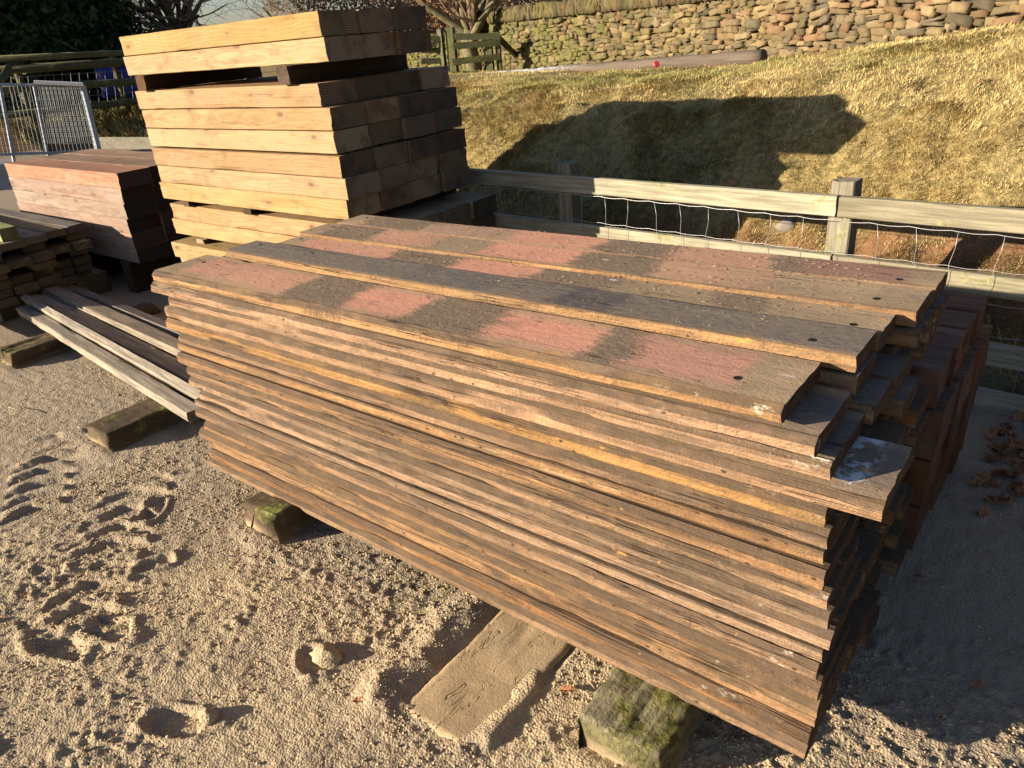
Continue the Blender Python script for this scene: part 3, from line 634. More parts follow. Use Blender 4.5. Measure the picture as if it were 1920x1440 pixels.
def crossbar(x, w, y0, y1, z0, z1, m, label, seed):
    me_ = beam_mesh('bearer', y1 - y0, boxprof(w, z1 - z0, .004), m, nx=16, step=.03, rough=.002, fx=3, end=.004, seed=seed)
    return tag(ob('bearer', me_, None, (x, (y0 + y1) / 2, (z0 + z1) / 2), math.pi / 2), label, 'bearer', GBR)
crossbar(-3.27, .095, 2.385, 3.2, 1.440, 1.523, M_BEARER, 'near black bearer in the upper gap of the tall stack', 41)
crossbar(-4.66, .10, 2.385, 3.2, 1.440, 1.523, M_BEARB, 'far brown bearer in the upper gap of the tall stack', 42)
for x, n_ in ((-4.77, 'left hand dark bearer in the lower gap of the tall stack'), (-4.07, 'middle dark bearer in the lower gap of the tall stack'), (-3.20, 'right hand bearer in the lower gap of the tall stack')):
    crossbar(x, .075, 2.52, 3.42, .710, .782, M_BEARER, n_, int(-x * 10))
crossbar(-4.72, .09, 2.52, 3.4, .464, .492, M_NEWL, 'thin pale spacer between the lowest sleeper layers, left', 51)
crossbar(-3.3, .09, 2.52, 3.4, .464, .492, M_NEWL, 'thin pale spacer between the lowest sleeper layers, right', 52)
crossbar(-4.6, .2, 2.5, 3.4, -.03, .246, M_BEARER, 'thick dark block on the ground under the left of the tall stack', 53)
crossbar(-3.2, .2, 2.5, 3.4, -.03, .246, M_BEARER, 'thick dark block on the ground under the right of the tall stack', 54)
# spare beams poking out at the right below the stack
sleeper(-3.6, -2.885, 3.10, .615, .19, .10, M_NEWE, 'olive stained sleeper end sticking out under the right side of the tall stack', GT, 61, name='sleeper')

# ---------------------------------------------------------------- orange and pink stack behind left
GO = 'weathered pink sleepers of the left stack'
on = ['top', 'second', 'third', 'fourth', 'fifth', 'bottom']; ocn = ['front', 'middle', 'rear']
for l in range(6):
    for c in range(3):
        r = random.Random(900 + l * 5 + c); dx = r.uniform(-.02, .02) + 0.0
        sleeper(-7.52 + dx, -5.50 - l * .012 + dx, 2.45 + .25 * (c + .5), .907 - .1105 * (l + .5), .247, .1095, M_ORANGE if (l == 0 and c == 0) else M_PINK,
                f"{'orange' if (l == 0 and c == 0) else 'pinkish grey'} sleeper, {ocn[c]} one in the {on[l]} layer of the left stack", GO, 300 + l * 3 + c, name='sleeper', rough=.002)
for x in (-7.2, -6.5, -5.75):
    me_ = beam_mesh('bearer', .8, boxprof(.12, .26, .004), M_BEARB, nx=10, rough=.003, seed=int(-x * 9))
    tag(ob('bearer', me_, None, (x, 2.83, .112), math.pi / 2), {-7.2: 'far bearer block', -6.5: 'middle bearer block', -5.75: 'near bearer block'}[x] + ' under the pinkish sleeper stack', 'bearer', GBR)

# ---------------------------------------------------------------- pile of old planks, far left
GP = 'old planks piled at the left edge'
pl = [(1.17, .17), (1.35, .17), (1.53, .165), (1.70, .16), (1.865, .155), (2.025, .15), (2.18, .13)]
for l in range(7):
    zt = .555 - l * .062
    r = random.Random(700 + l)
    for k, (y, w) in enumerate(pl):
        xr = -5.93 + (.24 - (y - 1.17) * .24) * 1 + r.uniform(-.10, .04) * (1 if l else .25) - (.05 if l > 3 else 0)
        xl = -8.6 + r.uniform(-.2, .2)
        if l in (1, 3) and k % 2: continue
        me_ = beam_mesh('plank', xr - xl, boxprof(w - .008, .052, .003), [M_GREY, M_PILE, M_GREYD, M_PILE][(k + l) % 4] if l == 0 else M_PILE, nx=18, step=.05, rough=.003, fx=3, end=.01, seed=l * 17 + k, chip=.004)
        put_beam('plank', me_, xl, xr, y + w / 2, zt - .026, f"old plank, number {['one','two','three','four','five','six','seven'][k]} from the front in the {['top','second','third','fourth','fifth','sixth','lowest'][l]} layer of the left edge pile", 'plank', GP)
    
me_ = beam_mesh('plank', 2.0, boxprof(.11, .09, .004), M_GREEN, nx=20, rough=.002, seed=5)
put_beam('plank', me_, -8.0, -5.78, 1.83, .602, 'bright green treated beam lying on top of the left edge pile', 'plank', GP, rz=-.03)
for k, (x0, x1, y0, y1, z1, lab) in enumerate(((-8.2, -6.02, 1.60, 1.86, .135, 'front mossy sleeper on the ground beneath the left edge pile'), (-8.2, -5.72, 1.90, 2.12, .13, 'middle dark sleeper on the ground beneath the left edge pile'), (-8.2, -5.98, 2.14, 2.38, .16, 'rear green topped sleeper on the ground beneath the left edge pile'))):
    me_ = beam_mesh('sleeper', x1 - x0, boxprof(y1 - y0, z1 + .05, .01), M_PILE, nx=24, rough=.006, seed=80 + k, chip=.008)
    put_beam('sleeper', me_, x0, x1, (y0 + y1) / 2, (z1 - .05) / 2, lab, 'sleeper', GB)

# ---------------------------------------------------------------- loose planks
GL = 'loose weathered planks in front of the left pile'
def plank(P0, P1, w, h, m, label, seed, roll=0, rough=.0035):
    P0 = Vector(P0); P1 = Vector(P1); d = P1 - P0
    me_ = beam_mesh('loose_plank', d.length, boxprof(w, h, .003), m, nx=60, step=.014, rough=rough, fx=5, end=.01, seed=seed, chip=.004)
    o = ob('loose_plank', me_, None, (P0 + P1) / 2)
    o.rotation_euler = (roll, -math.asin(d.z / d.length), math.atan2(d.y, d.x)); return tag(o, label, 'plank', GL)
plank((-5.72, 1.66, .122), (-3.07, 1.395, .122), .075, .05, M_GREY, 'nearest loose plank with its square black end by the big stack', 1)
plank((-5.83, 1.735, .150), (-2.95, 1.475, .130), .045, .085, M_GREY, 'narrow pale plank on edge just behind the nearest loose plank', 2, roll=.35)
plank((-5.86, 1.82, .140), (-2.85, 1.570, .125), .120, .035, M_GREYB, 'wide tan plank with a notched end, third of the loose planks', 3, roll=-.22)
plank((-5.93, 1.935, .150), (-2.8, 1.715, .140), .105, .045, M_GREYB, 'speckled brown plank, fourth of the loose planks', 4, roll=-.12)
plank((-5.72, 2.045, .125), (-2.8, 1.86, .125), .080, .045, M_GREYD, 'bluish grey plank in shade, rearmost raised loose plank', 5, roll=-.2)
plank((-5.4, 2.22, .03), (-2.75, 2.02, .03), .14, .035, M_GREYB, 'dark brown plank flat on the ground in the stack shadow', 6)

# ---------------------------------------------------------------- red hardwood beams behind the main stack
GR = 'red hardwood beams behind the big stack'
rows = [(2.10, 2.28, .672, -.240), (2.285, 2.45, .668, -.232), (2.455, 2.60, .672, -.228), (2.605, 2.77, .676, -.222)]
for k, (ya, yb, zt, xr) in enumerate(rows):
    me_ = beam_mesh('hardwood_beam', 2.2, boxprof(yb - ya - .004, .118, .003), M_RED, nx=20, step=.02, rough=.002, end=.006, seed=400 + k)
    put_beam('hardwood_beam', me_, xr - 2.2, xr, (ya + yb) / 2, zt - .06, f"red brown beam, {['front', 'second', 'third', 'rear'][k]} of the top row behind the big stack", 'beam', GR)
rows2 = [(2.10, 2.34, -.215), (2.345, 2.60, -.205), (2.605, 2.85, -.195)]
for lv, (zt, th) in enumerate(((.548, .16), (.386, .16), (.224, .16))):
    for k, (ya, yb, xr) in enumerate(rows2):
        me_ = beam_mesh('hardwood_beam', 2.2, boxprof(yb - ya - .004, th - .003, .003), M_RED, nx=20, step=.02, rough=.0015, end=.003, seed=430 + k + lv * 5)
        put_beam('hardwood_beam', me_, xr - 2.2 - lv * .006, xr - lv * .006, (ya + yb) / 2, zt - th / 2, f"dark red beam, {['front', 'middle', 'rear'][k]} one in the {['second', 'third', 'lowest'][lv]} row behind the big stack", 'beam', GR)
for x in (-.6, -1.9):
    me_ = beam_mesh('bearer', .8, boxprof(.12, .09, .004), M_BEARB, nx=10, rough=.003, seed=int(-x * 9))
    tag(ob('bearer', me_, None, (x, 2.48, .016), math.pi / 2), ('near' if x > -1 else 'far') + ' bearer under the red hardwood beams', 'bearer', GBR)

# ---------------------------------------------------------------- post and rail fence with stock wire
fa = -math.atan(KF)
def fpt(x, off=0.0, z=0.0): return Vector((x, float(yf(x)) + off, z))
fence = empty('post_and_rail_fence', fpt(-.94), 'pale post and rail fence with stock wire along the foot of the bank', 'fence')
def child(o, p): o.parent = p; o.matrix_parent_inverse = Matrix.Translation(-p.location); return o
for x in (-6.9, -5.41, -3.92, -2.40, -.875, .64, 2.15):
    me_ = beam_mesh('post', 1.12, boxprof(.10, .10, .006), M_FENCE, nx=16, step=.03, rough=.0025, seed=int(x * 10) + 90)
    o = ob('post', me_, None, fpt(x, .052, .335)); o.rotation_euler = (0, -math.pi / 2, 0); o.rotation_euler = (math.radians(0), -math.pi / 2, fa); child(o, fence)
    tp = o
for r_, (zt, hh) in enumerate(((.840, .088), (.578, .088), (.295, .090))):
    for k, (xa, xb) in enumerate(((-6.9, -3.94), (-3.925, -.885), (-.875, 2.15))):
        L = (xb - xa) / math.cos(fa)
        me_ = beam_mesh('rail', L, boxprof(.036, hh, .003), M_FENCE, nx=40, step=.02, rough=.002, fx=2, seed=130 + r_ * 3 + k)
        p = fpt((xa + xb) / 2, -.021, zt - hh / 2); o = ob('rail', me_, None, p); o.rotation_euler[2] = fa; child(o, fence)
me_ = beam_mesh('gravel_board', 9.0, boxprof(.03, .12, .003), M_FENCE, nx=30, rough=.002, seed=150)
o = ob('gravel_board', me_, None, fpt(-2.4, -.021, .03)); o.rotation_euler[2] = fa; child(o, fence)
w = MB(); wr = random.Random(3)
zs = [.742, .600, .462, .330, .205, .10]
xs = np.arange(-6.9, 2.15, .0385)
for i, z in enumerate(zs):
    pts = [fpt(x, -.047 + .003 * math.sin(x * 7 + i), z + .004 * math.sin(x * 2.1 + i * .4) + (.004 if (k % 4 == 0) else (-.002 if k % 4 == 2 else 0))) - fence.location for k, x in enumerate(xs)]
    w.tube(pts, .0015 if i in (0, len(zs) - 1) else .0011, 5)
vx = -6.85
while vx < 2.1:
    j = wr.uniform(-.006, .006); lean = wr.uniform(-.006, .006)
    pts = [fpt(vx + j + lean * q + .004 * math.sin(q * 9 + vx), -.050, zs[0] + .004 * math.sin(vx * 2.1) - (zs[0] - zs[-1]) * q / 10) - fence.location for q in range(11)]
    w.tube(pts, .0011, 5); vx += .1535
w.build('stock_wire', M_WIRE, fence, True)

# ---------------------------------------------------------------- stones, leaves, twigs, marker
def rock(name, c, s, m, label, seed):
    r = np.random.default_rng(seed); V = []; F = []; nu, nv = 12, 8
    for i in range(nv + 1):
        for j in range(nu):
            a = math.pi * i / nv; b = 2 * math.pi * j / nu; V.append([math.sin(a) * math.cos(b), math.sin(a) * math.sin(b), math.cos(a)])
    V = np.array(V); k = 1 + .45 * fbm(V[:, 0] * 1.9 + 5, V[:, 1] * 1.9 + V[:, 2] * 1.3, seed, 4); V = V * k[:, None] * np.array(s)
    for i in range(nv):
        for j in range(nu): F.append((i * nu + j, i * nu + (j + 1) % nu, (i + 1) * nu + (j + 1) % nu, (i + 1) * nu + j)[::-1])
    return tag(ob(name, mesh_np(name, V, F, m, True), None, c), label, 'stone')
M_ROCK = mat_plain('pebble_stone', (.20, .175, .145), .85, bumps=.6)
M_ROCKR = mat_plain('red_sandstone', (.30, .15, .09), .9, bumps=.6)
def onb(px, py, y):
    r = R_ * (px - 960) / FPX + U_ * (720 - py) / FPX + F_; return C_ + r * y / r[1]
def bank_hit(px, py):
    for y in np.arange(3.4, 9, .01):
        p = onb(px, py, y)
        if p[2] <= float(terr(p[0], p[1])): return p
    return onb(px, py, 4)
rock('stone', Vector(bank_hit(1475, 428)) + Vector((0, 0, .01)), (.055, .045, .042), M_ROCK, 'round pale grey stone in the bank behind the upper fence rail', 3)
rock('stone', Vector(bank_hit(1375, 345)) + Vector((0, 0, .0)), (.04, .035, .03), M_ROCKR, 'small brown stone lodged in the shaded bank above the rail', 4)
rock('sand_lump', (-1.50, .84, .004), (.050, .036, .024), M_GROUND, 'rounded lump of sand beside a hollow in the foreground', 6)['category'] = 'sand lump'
rock('sand_lump', (-1.60, .52, .004), (.032, .024, .020), M_GROUND, 'small pointed lump of sand inside a footprint', 7)['category'] = 'sand lump'
M_LEAF = mat_plain('dead_leaf', (.26, .115, .05), .75, var=.35, bumps=.3)
def leaf_geo(L, seed):
    r = random.Random(seed); n = 9; V = []; F = []
    for i in range(n + 1):
        u = i / n; wd = L * .32 * math.sin(math.pi * min(1, u * 1.02)) ** .7 * (1 + .22 * math.sin(u * 18 + seed)); z = L * .16 * math.sin(u * 3 + seed) + r.uniform(-.02, .02) * L
        V += [((u - .5) * L, -wd, z + abs(wd) * r.uniform(.1, .7)), ((u - .5) * L, 0, z), ((u - .5) * L, wd, z + abs(wd) * r.uniform(.1, .7))]
    for i in range(n):
        for k in (0, 1): F.append((i * 3 + k, i * 3 + k + 1, i * 3 + k + 4, i * 3 + k + 3))
    return V, F
for k, (px_, py_, L, lab) in enumerate(((1722, 1090, .035, 'curled brown leaf on shaded sand right of the big stack'), (1680, 1040, .035, 'brown leaf close against the shaded foot of the big stack'), (398, 1048, .022, 'small orange leaf on open sand left of the stack'),
        (672, 1318, .03, 'crumpled brown leaf on foreground sand left of the sunken sleeper'), (48, 1120, .035, 'pale curled leaf near the left edge of the sand'), (1065, 1300, .045, 'dark crumpled leaf beside the mossy sleeper'), (1830, 1290, .03, 'flat brown leaf on shaded sand near the right edge'))):
    g = gp(px_, py_); V, F = leaf_geo(L, k); o = ob('dead_leaf', mesh_np('dead_leaf', V, F, M_LEAF), None, (g[0], g[1], .012), k * 1.3); tag(o, lab, 'leaf', 'dead leaves on the sand')
M_TWIG = mat_plain('dry_twig', (.30, .21, .12), .9)
for k, (a, b, lab) in enumerate((((100, 845), (122, 826), 'thin straw standing in the tyre marks at left'), ((15, 763), (40, 772), 'curved pale twig on the sand at the left edge'), ((215, 972), (235, 978), 'short pale stick on the sand left of the rotten sleeper'), ((1100, 1275), (1115, 1290), 'thin root arching out of the sand by the sunken sleeper'))):
    A = gp(*a, .02); B = gp(*b, .03); w = MB(); w.tube([A - A, (B - A) * .5 + np.array([0, 0, .004]), B - A], .0022, 5); tag(w.build('twig', M_TWIG, None, True, tuple(A)), lab, 'twig')
# wood splinters on the yard and dirt crumbs on top of the stack: uncountable debris
def slivers(n, xr, yr, zf, smin, smax, seed):
    r = np.random.default_rng(seed); x = r.uniform(*xr, n); y = r.uniform(*yr, n); z = zf(x, y); L = smin + (smax - smin) * r.random(n) ** 2.5; a = r.uniform(0, 6.28, n)
    w_ = L * r.uniform(.08, .22, n); h = w_ * .5; B = np.array([(-1, -1, 0), (1, -.5, 0), (1, .6, 0), (-1, 1, 0), (-.9, -.7, 1), (.8, -.3, 1), (.9, .4, 1), (-.8, .8, 1)])
    X = B[None, :, 0] * L[:, None] / 2; Y = B[None, :, 1] * w_[:, None] / 2; Z = B[None, :, 2] * h[:, None] + X * r.normal(0, .12, n)[:, None]
    ca, sa = np.cos(a)[:, None], np.sin(a)[:, None]; V = np.stack([X * ca - Y * sa + x[:, None], X * sa + Y * ca + y[:, None], Z + z[:, None] + .001], -1).reshape(-1, 3)
    q = np.array([(0, 3, 2, 1), (4, 5, 6, 7), (0, 1, 5, 4), (1, 2, 6, 5), (2, 3, 7, 6), (3, 0, 4, 7)]); return V, (q[None] + 8 * np.arange(n)[:, None, None]).reshape(-1, 4)
M_CHIP = mat_plain('wood_splinter', (.34, .235, .13), .9, var=.5); M_DIRT = mat_plain('dry_mud_crumb', (.27, .195, .12), .95, var=.5)
V, q = slivers(520, (-5.2, .4), (.1, 3.0), lambda x, y: bank_h(x, y) + relief(x, y), .006, .035, 91)
tag(ob('wood_splinters', mesh_np('wood_splinters', V, m=M_CHIP, quads=q)), kind='stuff')
def topz(x, y):
    z = np.zeros_like(x)
    for c, (ya, yb, dz) in enumerate(colY):
        k = (y >= ya) & (y <= yb); xc = (top_left[c] + top_right[c]) / 2; z = np.where(k, Z0 + TH * NL + dz + .006 + .011 * (x - xc) - .0015, z)
    return z
V, q = slivers(2600, (-2.38, -.40), (1.60, 2.04), topz, .0025, .012, 92); V2, q2 = slivers(500, (-2.5, -.40), (1.20, 1.56), topz, .0025, .010, 93)
tag(ob('mud_crumbs', mesh_np('mud_crumbs', np.concatenate([V, V2]), m=M_DIRT, quads=np.concatenate([q, q2 + len(V)]))), kind='stuff')
# leaf litter heap by the fence
w = MB(); lr = random.Random(77)
for k in range(300):
    x = lr.gauss(.10, .24); y = lr.gauss(2.95, .20)
    if x < -.14 or y > 3.3: continue
    V, F = leaf_geo(lr.uniform(.04, .075), k); M3 = Matrix.Rotation(lr.uniform(0, 6.28), 3, 'Z') @ Matrix.Rotation(lr.uniform(-.5, .5), 3, 'X')
    w.add([M3 @ Vector(v) + Vector((x, y, .008 + abs(lr.gauss(0, .008)))) for v in V], F)
tag(w.build('leaf_litter', M_LEAF), kind='stuff')
# log / pole lying on top of the bank
def mat_log():
    t = NT('old_pole_wood', .8, .3); P = t.coord(); g = t.noise(t.mp(P, (2, 40, 40)), 1, 4, .6)
    c = t.mix(t.rng(g, .35, .65), (.075, .058, .044), (.12, .092, .07)); N = t.nz(); fr = t.noise(P, 30, 4, .7)
    c = t.mix(t.ma('MULTIPLY', t.ma('MULTIPLY', t.rng(N[2], .2, .9), t.rng(fr, .4, .6)), t.rng(t.sep(P)[0], .6, -.9, 0, .85)), c, (.58, .62, .70)); return t.fin(c, t.bump(g, .5, .005))
pa = at(1430, 106, 6.45); pb = at(862, 148, 10.8); pm = at(1100, 137, 9.0); d = Vector(pb - pa)
me_ = beam_mesh('pole', d.length, [(.055 * math.cos(a), .055 * math.sin(a)) for a in np.linspace(0, 2 * math.pi, 17)[:-1]], mat_log(), nx=50, step=.06, rough=.006, seed=8, smooth=True)
o = ob('lying_pole', me_, None, Vector(pa + pb) / 2); o.rotation_euler = (0, -math.asin(-d.z / d.length), math.atan2(-d.y, -d.x)); o['label'] = 'long brown pole with a frosted far part lying along the top of the bank'; o['category'] = 'pole'
w = MB(); pr = at(1230, 121, 6.7); M_REDCAP = mat_plain('red_plastic', (.42, .03, .02), .4, var=.05)
for i in range(3):
    pass
w.tube([np.array([0, 0, 0]), -F_ * .012, -F_ * .02], [.024, .026, .018], 16); tag(w.build('red_marker', M_REDCAP, None, False, tuple(pr)), 'small round red marker cap on the side of the lying pole', 'marker')

# ---------------------------------------------------------------- dry stone wall
def mat_stone():
    t = NT('dry_stone', .92, .15); P = t.coord(); c = t.attr('tint').outputs['Color']; n = t.noise(P, 14, 5, .65); f = t.noise(P, 60, 4, .7)
    c = t.mix(t.rng(n, .35, .7, .5, 0), c, t.mix(1.0, c, (.55, .5, .42), 'MULTIPLY')); 
    mo = t.noise(P, 5, 4, .65); ma_ = t.attr('moss').outputs['Fac']
    c = t.mix(t.ma('MULTIPLY', t.rng(mo, .36, .6), ma_), c, t.mix(t.rng(f, .35, .65), (.07, .08, .022), (.155, .15, .045)))
    return t.fin(c, t.bump(t.ma('ADD', n, t.ma('MULTIPLY', f, .6)), .8, .012))
M_STONE = mat_stone()
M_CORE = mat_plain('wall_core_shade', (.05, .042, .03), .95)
WP = [(-12.5, 11.9), (-8.05, 10.0), (-1.1, 7.0), (2.6, 5.6)]
def wall_pt(s):
    acc = 0
    for (a, b) in zip(WP[:-1], WP[1:]):
        L = math.dist(a, b)
        if s <= acc + L or b == WP[-1]:
            u = (s - acc) / L; return a[0] + (b[0] - a[0]) * u, a[1] + (b[1] - a[1]) * u, math.atan2(b[1] - a[1], b[0] - a[0])
        acc += L
WL = sum(math.dist(a, b) for a, b in zip(WP[:-1], WP[1:]))
wroot = empty('dry_stone_wall', (-4.5, 8.45, 1.0), 'long dry stone wall with upright coping, tan at right and mossy green at left', 'wall')
CUBE_V = []; nn = 3
gv = {}
def cube_grid(n):
    V = []; F = []; idx = {}
    def vid(p):
        if p not in idx: idx[p] = len(V); V.append([q / n * 2 - 1 for q in p])
        return idx[p]
    for ax in range(3):
        for sgn in (0, n):
            for i in range(n):
                for j in range(n):
                    q = []
                    for (a, b) in ((i, j), (i + 1, j), (i + 1, j + 1), (i, j + 1)):
                        p = [0, 0, 0]; p[ax] = sgn; p[(ax + 1) % 3] = a; p[(ax + 2) % 3] = b; q.append(vid(tuple(p)))
                    F.append(q if sgn else q[::-1])
    return np.array(V), np.array(F)
CV, CF = cube_grid(3)
def stones(lst, name, parent):
    """lst of (x, y, z, ang, len, depth, height, tilt, col, moss)"""
    VV = []; FF = []; tc_ = []; ms = []
    r = np.random.default_rng(3)
    for k, (x, y, z, an, L, D, H, tl, col, mo) in enumerate(lst):
        v = CV.copy(); nrm = np.linalg.norm(v, axis=1)[:, None]; sph = v / nrm * 1.25; v = v * 1.0
        v = v * (1 + .10 * r.uniform(-1, 1, v.shape)) * np.array([L / 2, D / 2, H / 2]) + 0
        v[:, 2] += v[:, 0] * r.uniform(-.13, .13); v[:, 0] += v[:, 2] * r.uniform(-.35, .35)
        c, s_ = math.cos(tl), math.sin(tl); v = np.stack([v[:, 0] * c - v[:, 2] * s_, v[:, 1], v[:, 0] * s_ + v[:, 2] * c], -1)
        c, s_ = math.cos(an), math.sin(an); v = np.stack([v[:, 0] * c - v[:, 1] * s_ + x, v[:, 0] * s_ + v[:, 1] * c + y, v[:, 2] + z], -1)
        FF.append(CF + len(VV) * len(CV)); VV.append(v); tc_.append(np.repeat(np.array([[*col, 1]]), len(v), 0)); ms.append(np.full(len(v), mo))
    me = mesh_np(name, np.concatenate(VV) - np.array([-4.5, 8.45, 1.0]), m=M_STONE, quads=np.concatenate(FF))
    a = me.attributes.new('tint', 'FLOAT_COLOR', 'POINT'); a.data.foreach_set('color', np.concatenate(tc_).astype(np.float32).ravel())
    a = me.attributes.new('moss', 'FLOAT', 'POINT'); a.data.foreach_set('value', np.concatenate(ms).astype(np.float32))
    return ob(name, me, parent)
def wtop(s): return 1.70 + .0 * s if s > 4.4 else 1.44
def wcol(r, s):
    base = r.choice([(.34, .26, .155), (.28, .21, .12), (.22, .175, .11), (.38, .28, .155), (.18, .15, .105), (.30, .19, .11)]); v = r.uniform(.7, 1.2)
    m_ = float(np.clip(1.15 - (s - 5) / 6.0, .12, 1)); v *= (.52 if s < 8.5 else .68) ; return tuple(b * v for b in base), m_ * r.uniform(.55, 1.2)
wr = random.Random(12); lst = []
s = 0; 
zc = .62
while zc < 1.70:
    h = wr.uniform(.04, .078); s = wr.uniform(0, .1)
    while s < WL:
        L = wr.uniform(.07, .21) * (1 if wr.random() > .25 else .5); x, y, an = wall_pt(min(s + L / 2, WL - .01)); 
        hh = h * wr.uniform(.7, 1.25); z = zc + h / 2 + .035 * math.sin(s * 1.3 + zc * 2) + .015 * math.sin(s * 5.1 + zc * 9) + wr.uniform(-.012, .012)
        if z + hh / 2 < wtop(s) + .02 and z > float(terr(x, y)) - .12:
            col, mo = wcol(wr, s)
            if L > .16 and wr.random() < .22:
                for q in (-1, 1):
                    lst.append((x, y - .0, z + q * hh * .25, an, L * .96, .20, hh * .48, wr.uniform(-.06, .06), wcol(wr, s)[0], mo))
            else: lst.append((x + wr.uniform(-.02, .02), y + wr.uniform(-.025, .025), z, an, L * .98, .24, hh * 1.0, wr.uniform(-.2, .2), col, mo))
        s += L * .985
    zc += h * .93
stones(lst, 'stone_courses', wroot)
lst = []; s = 0
while s < WL:
    L = wr.uniform(.045, .11); x, y, an = wall_pt(min(s + L / 2, WL - .01)); H = wr.uniform(.15, .20); col, mo = wcol(wr, s)
    lst.append((x, y, wtop(s) + H / 2 - .01, an, L * .98, .34, H, wr.uniform(-.25, .12), tuple(.62 * c for c in col), mo * .55)); s += L * .95
stones(lst, 'coping', wroot)
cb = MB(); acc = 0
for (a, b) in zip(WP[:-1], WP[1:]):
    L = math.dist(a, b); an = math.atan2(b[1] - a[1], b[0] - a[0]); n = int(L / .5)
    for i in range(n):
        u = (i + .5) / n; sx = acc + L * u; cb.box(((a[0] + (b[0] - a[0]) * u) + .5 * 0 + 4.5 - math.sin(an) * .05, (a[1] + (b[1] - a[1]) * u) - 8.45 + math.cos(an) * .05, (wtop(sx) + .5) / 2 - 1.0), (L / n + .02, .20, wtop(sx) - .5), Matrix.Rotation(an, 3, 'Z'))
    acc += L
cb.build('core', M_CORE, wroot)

# ---------------------------------------------------------------- trees
M_BARK = mat_plain('bark', (.105, .082, .05), .95, bumps=.9, var=.35)
M_BARKG = mat_plain('greenish_bark', (.13, .115, .06), .95, bumps=.9, var=.35)
M_TWIGS = mat_plain('twig_bark', (.26, .18, .11), .95, var=.3)
def grow(b1, b2, p, d, L, r, lev, rg, spread, minr, up=.12, kids=(2, 4)):
    n = 5; pts = [p]; dd = d.copy(); rs = [r]
    for i in range(n):
        dd = (dd + Vector((rg.gauss(0, .13), rg.gauss(0, .13), rg.gauss(0, .10) + up * .35))).normalized(); pts.append(pts[-1] + dd * L / n); rs.append(max(minr * .6, r * (1 - .5 * (i + 1) / n)))
    (b1 if r > .04 else b2).tube(pts, rs, 7 if r > .04 else (5 if r > .015 else 3), False)
    if lev <= 0: return
    for k in range(rg.randint(*kids) + 1):
        i = rg.randint(1, n); q = pts[i]; a = rg.uniform(0, 6.28); o_ = dd.orthogonal().normalized(); o2 = dd.cross(o_)
        nd = (dd * (1 - spread * .45) + (o_ * math.cos(a) + o2 * math.sin(a)) * spread * rg.uniform(.6, 1.2) + Vector((0, 0, up))).normalized()
        grow(b1, b2, q, nd, L * rg.uniform(.55, .85), max(minr, rs[i] * rg.uniform(.5, .75)), lev - 1, rg, spread, minr, up, kids)
def bare_tree(name, base, h, r, seed, label, lev=5, limbs=6, spread=.9, lean=(0, 0, 1), th=.22, minr=.006, m=M_BARK, fork=None, kids=(2, 4), up=.1):
    rg = random.Random(seed); root = empty(name, base, label, 'tree'); b1 = MB(); b2 = MB(); p = Vector((0, 0, -.3)); d = Vector(lean).normalized()
    pts = [p + d * (h * th + .3) * i / 4 + Vector((rg.uniform(-.03, .03), rg.uniform(-.03, .03), 0)) * (i > 0) for i in range(5)]; b1.tube(pts, [r * 1.25, r * 1.02, r * .95, r * .92, r * .9], 12, False)
    top = pts[-1]
    for k in range(limbs):
        a = 6.28 * k / limbs + rg.uniform(-.4, .4); el = rg.uniform(.5, 1.25); dd = Vector((math.cos(a) * math.cos(el), math.sin(a) * math.cos(el), math.sin(el)))
        grow(b1, b2, top - Vector((0, 0, rg.uniform(0, h * th * .35))), dd, h * .30, r * rg.uniform(.42, .62), lev, rg, spread, minr, up, kids)
    b1.build('trunk', m, root, True); b2.build('crown', M_TWIGS, root); return root
t1 = at(335, 60, 27)
bare_tree('bare_tree', (t1[0], t1[1], .85), 8.5, .22, 21, 'large bare tree with wide spreading limbs behind the tall sleeper stack', lev=4, limbs=8, spread=1.0, minr=.007, th=.17, kids=(2, 3), up=.08)
t2 = (-8.35, 9.72, .93)
bare_tree('bare_tree', t2, 4.4, .135, 5, 'bare tree with a forked trunk beside the mossy end of the stone wall', lev=4, limbs=7, spread=.75, minr=.005, th=.16, m=M_BARKG, up=.14)
for k, (px_, d_, h_, sd_, lab) in enumerate(((1010, 30, 5.0, 31, 'small bare tree showing over the wall coping'), (760, 34, 6.5, 33, 'distant bare tree behind the right end of the tall stack'), (560, 38, 7.5, 35, 'distant bare tree above the middle of the tall stack'), (200, 32, 7.0, 37, 'thin bare tree at the right of the evergreen'))):
    p = at(px_, 40, d_); bare_tree('bare_tree', (p[0], p[1], .8), h_, .12, sd_, lab, lev=4, limbs=5, spread=.9, minr=.007, th=.2, up=.08)
M_LEAFC = mat_vcol('leaf_tint', .6)
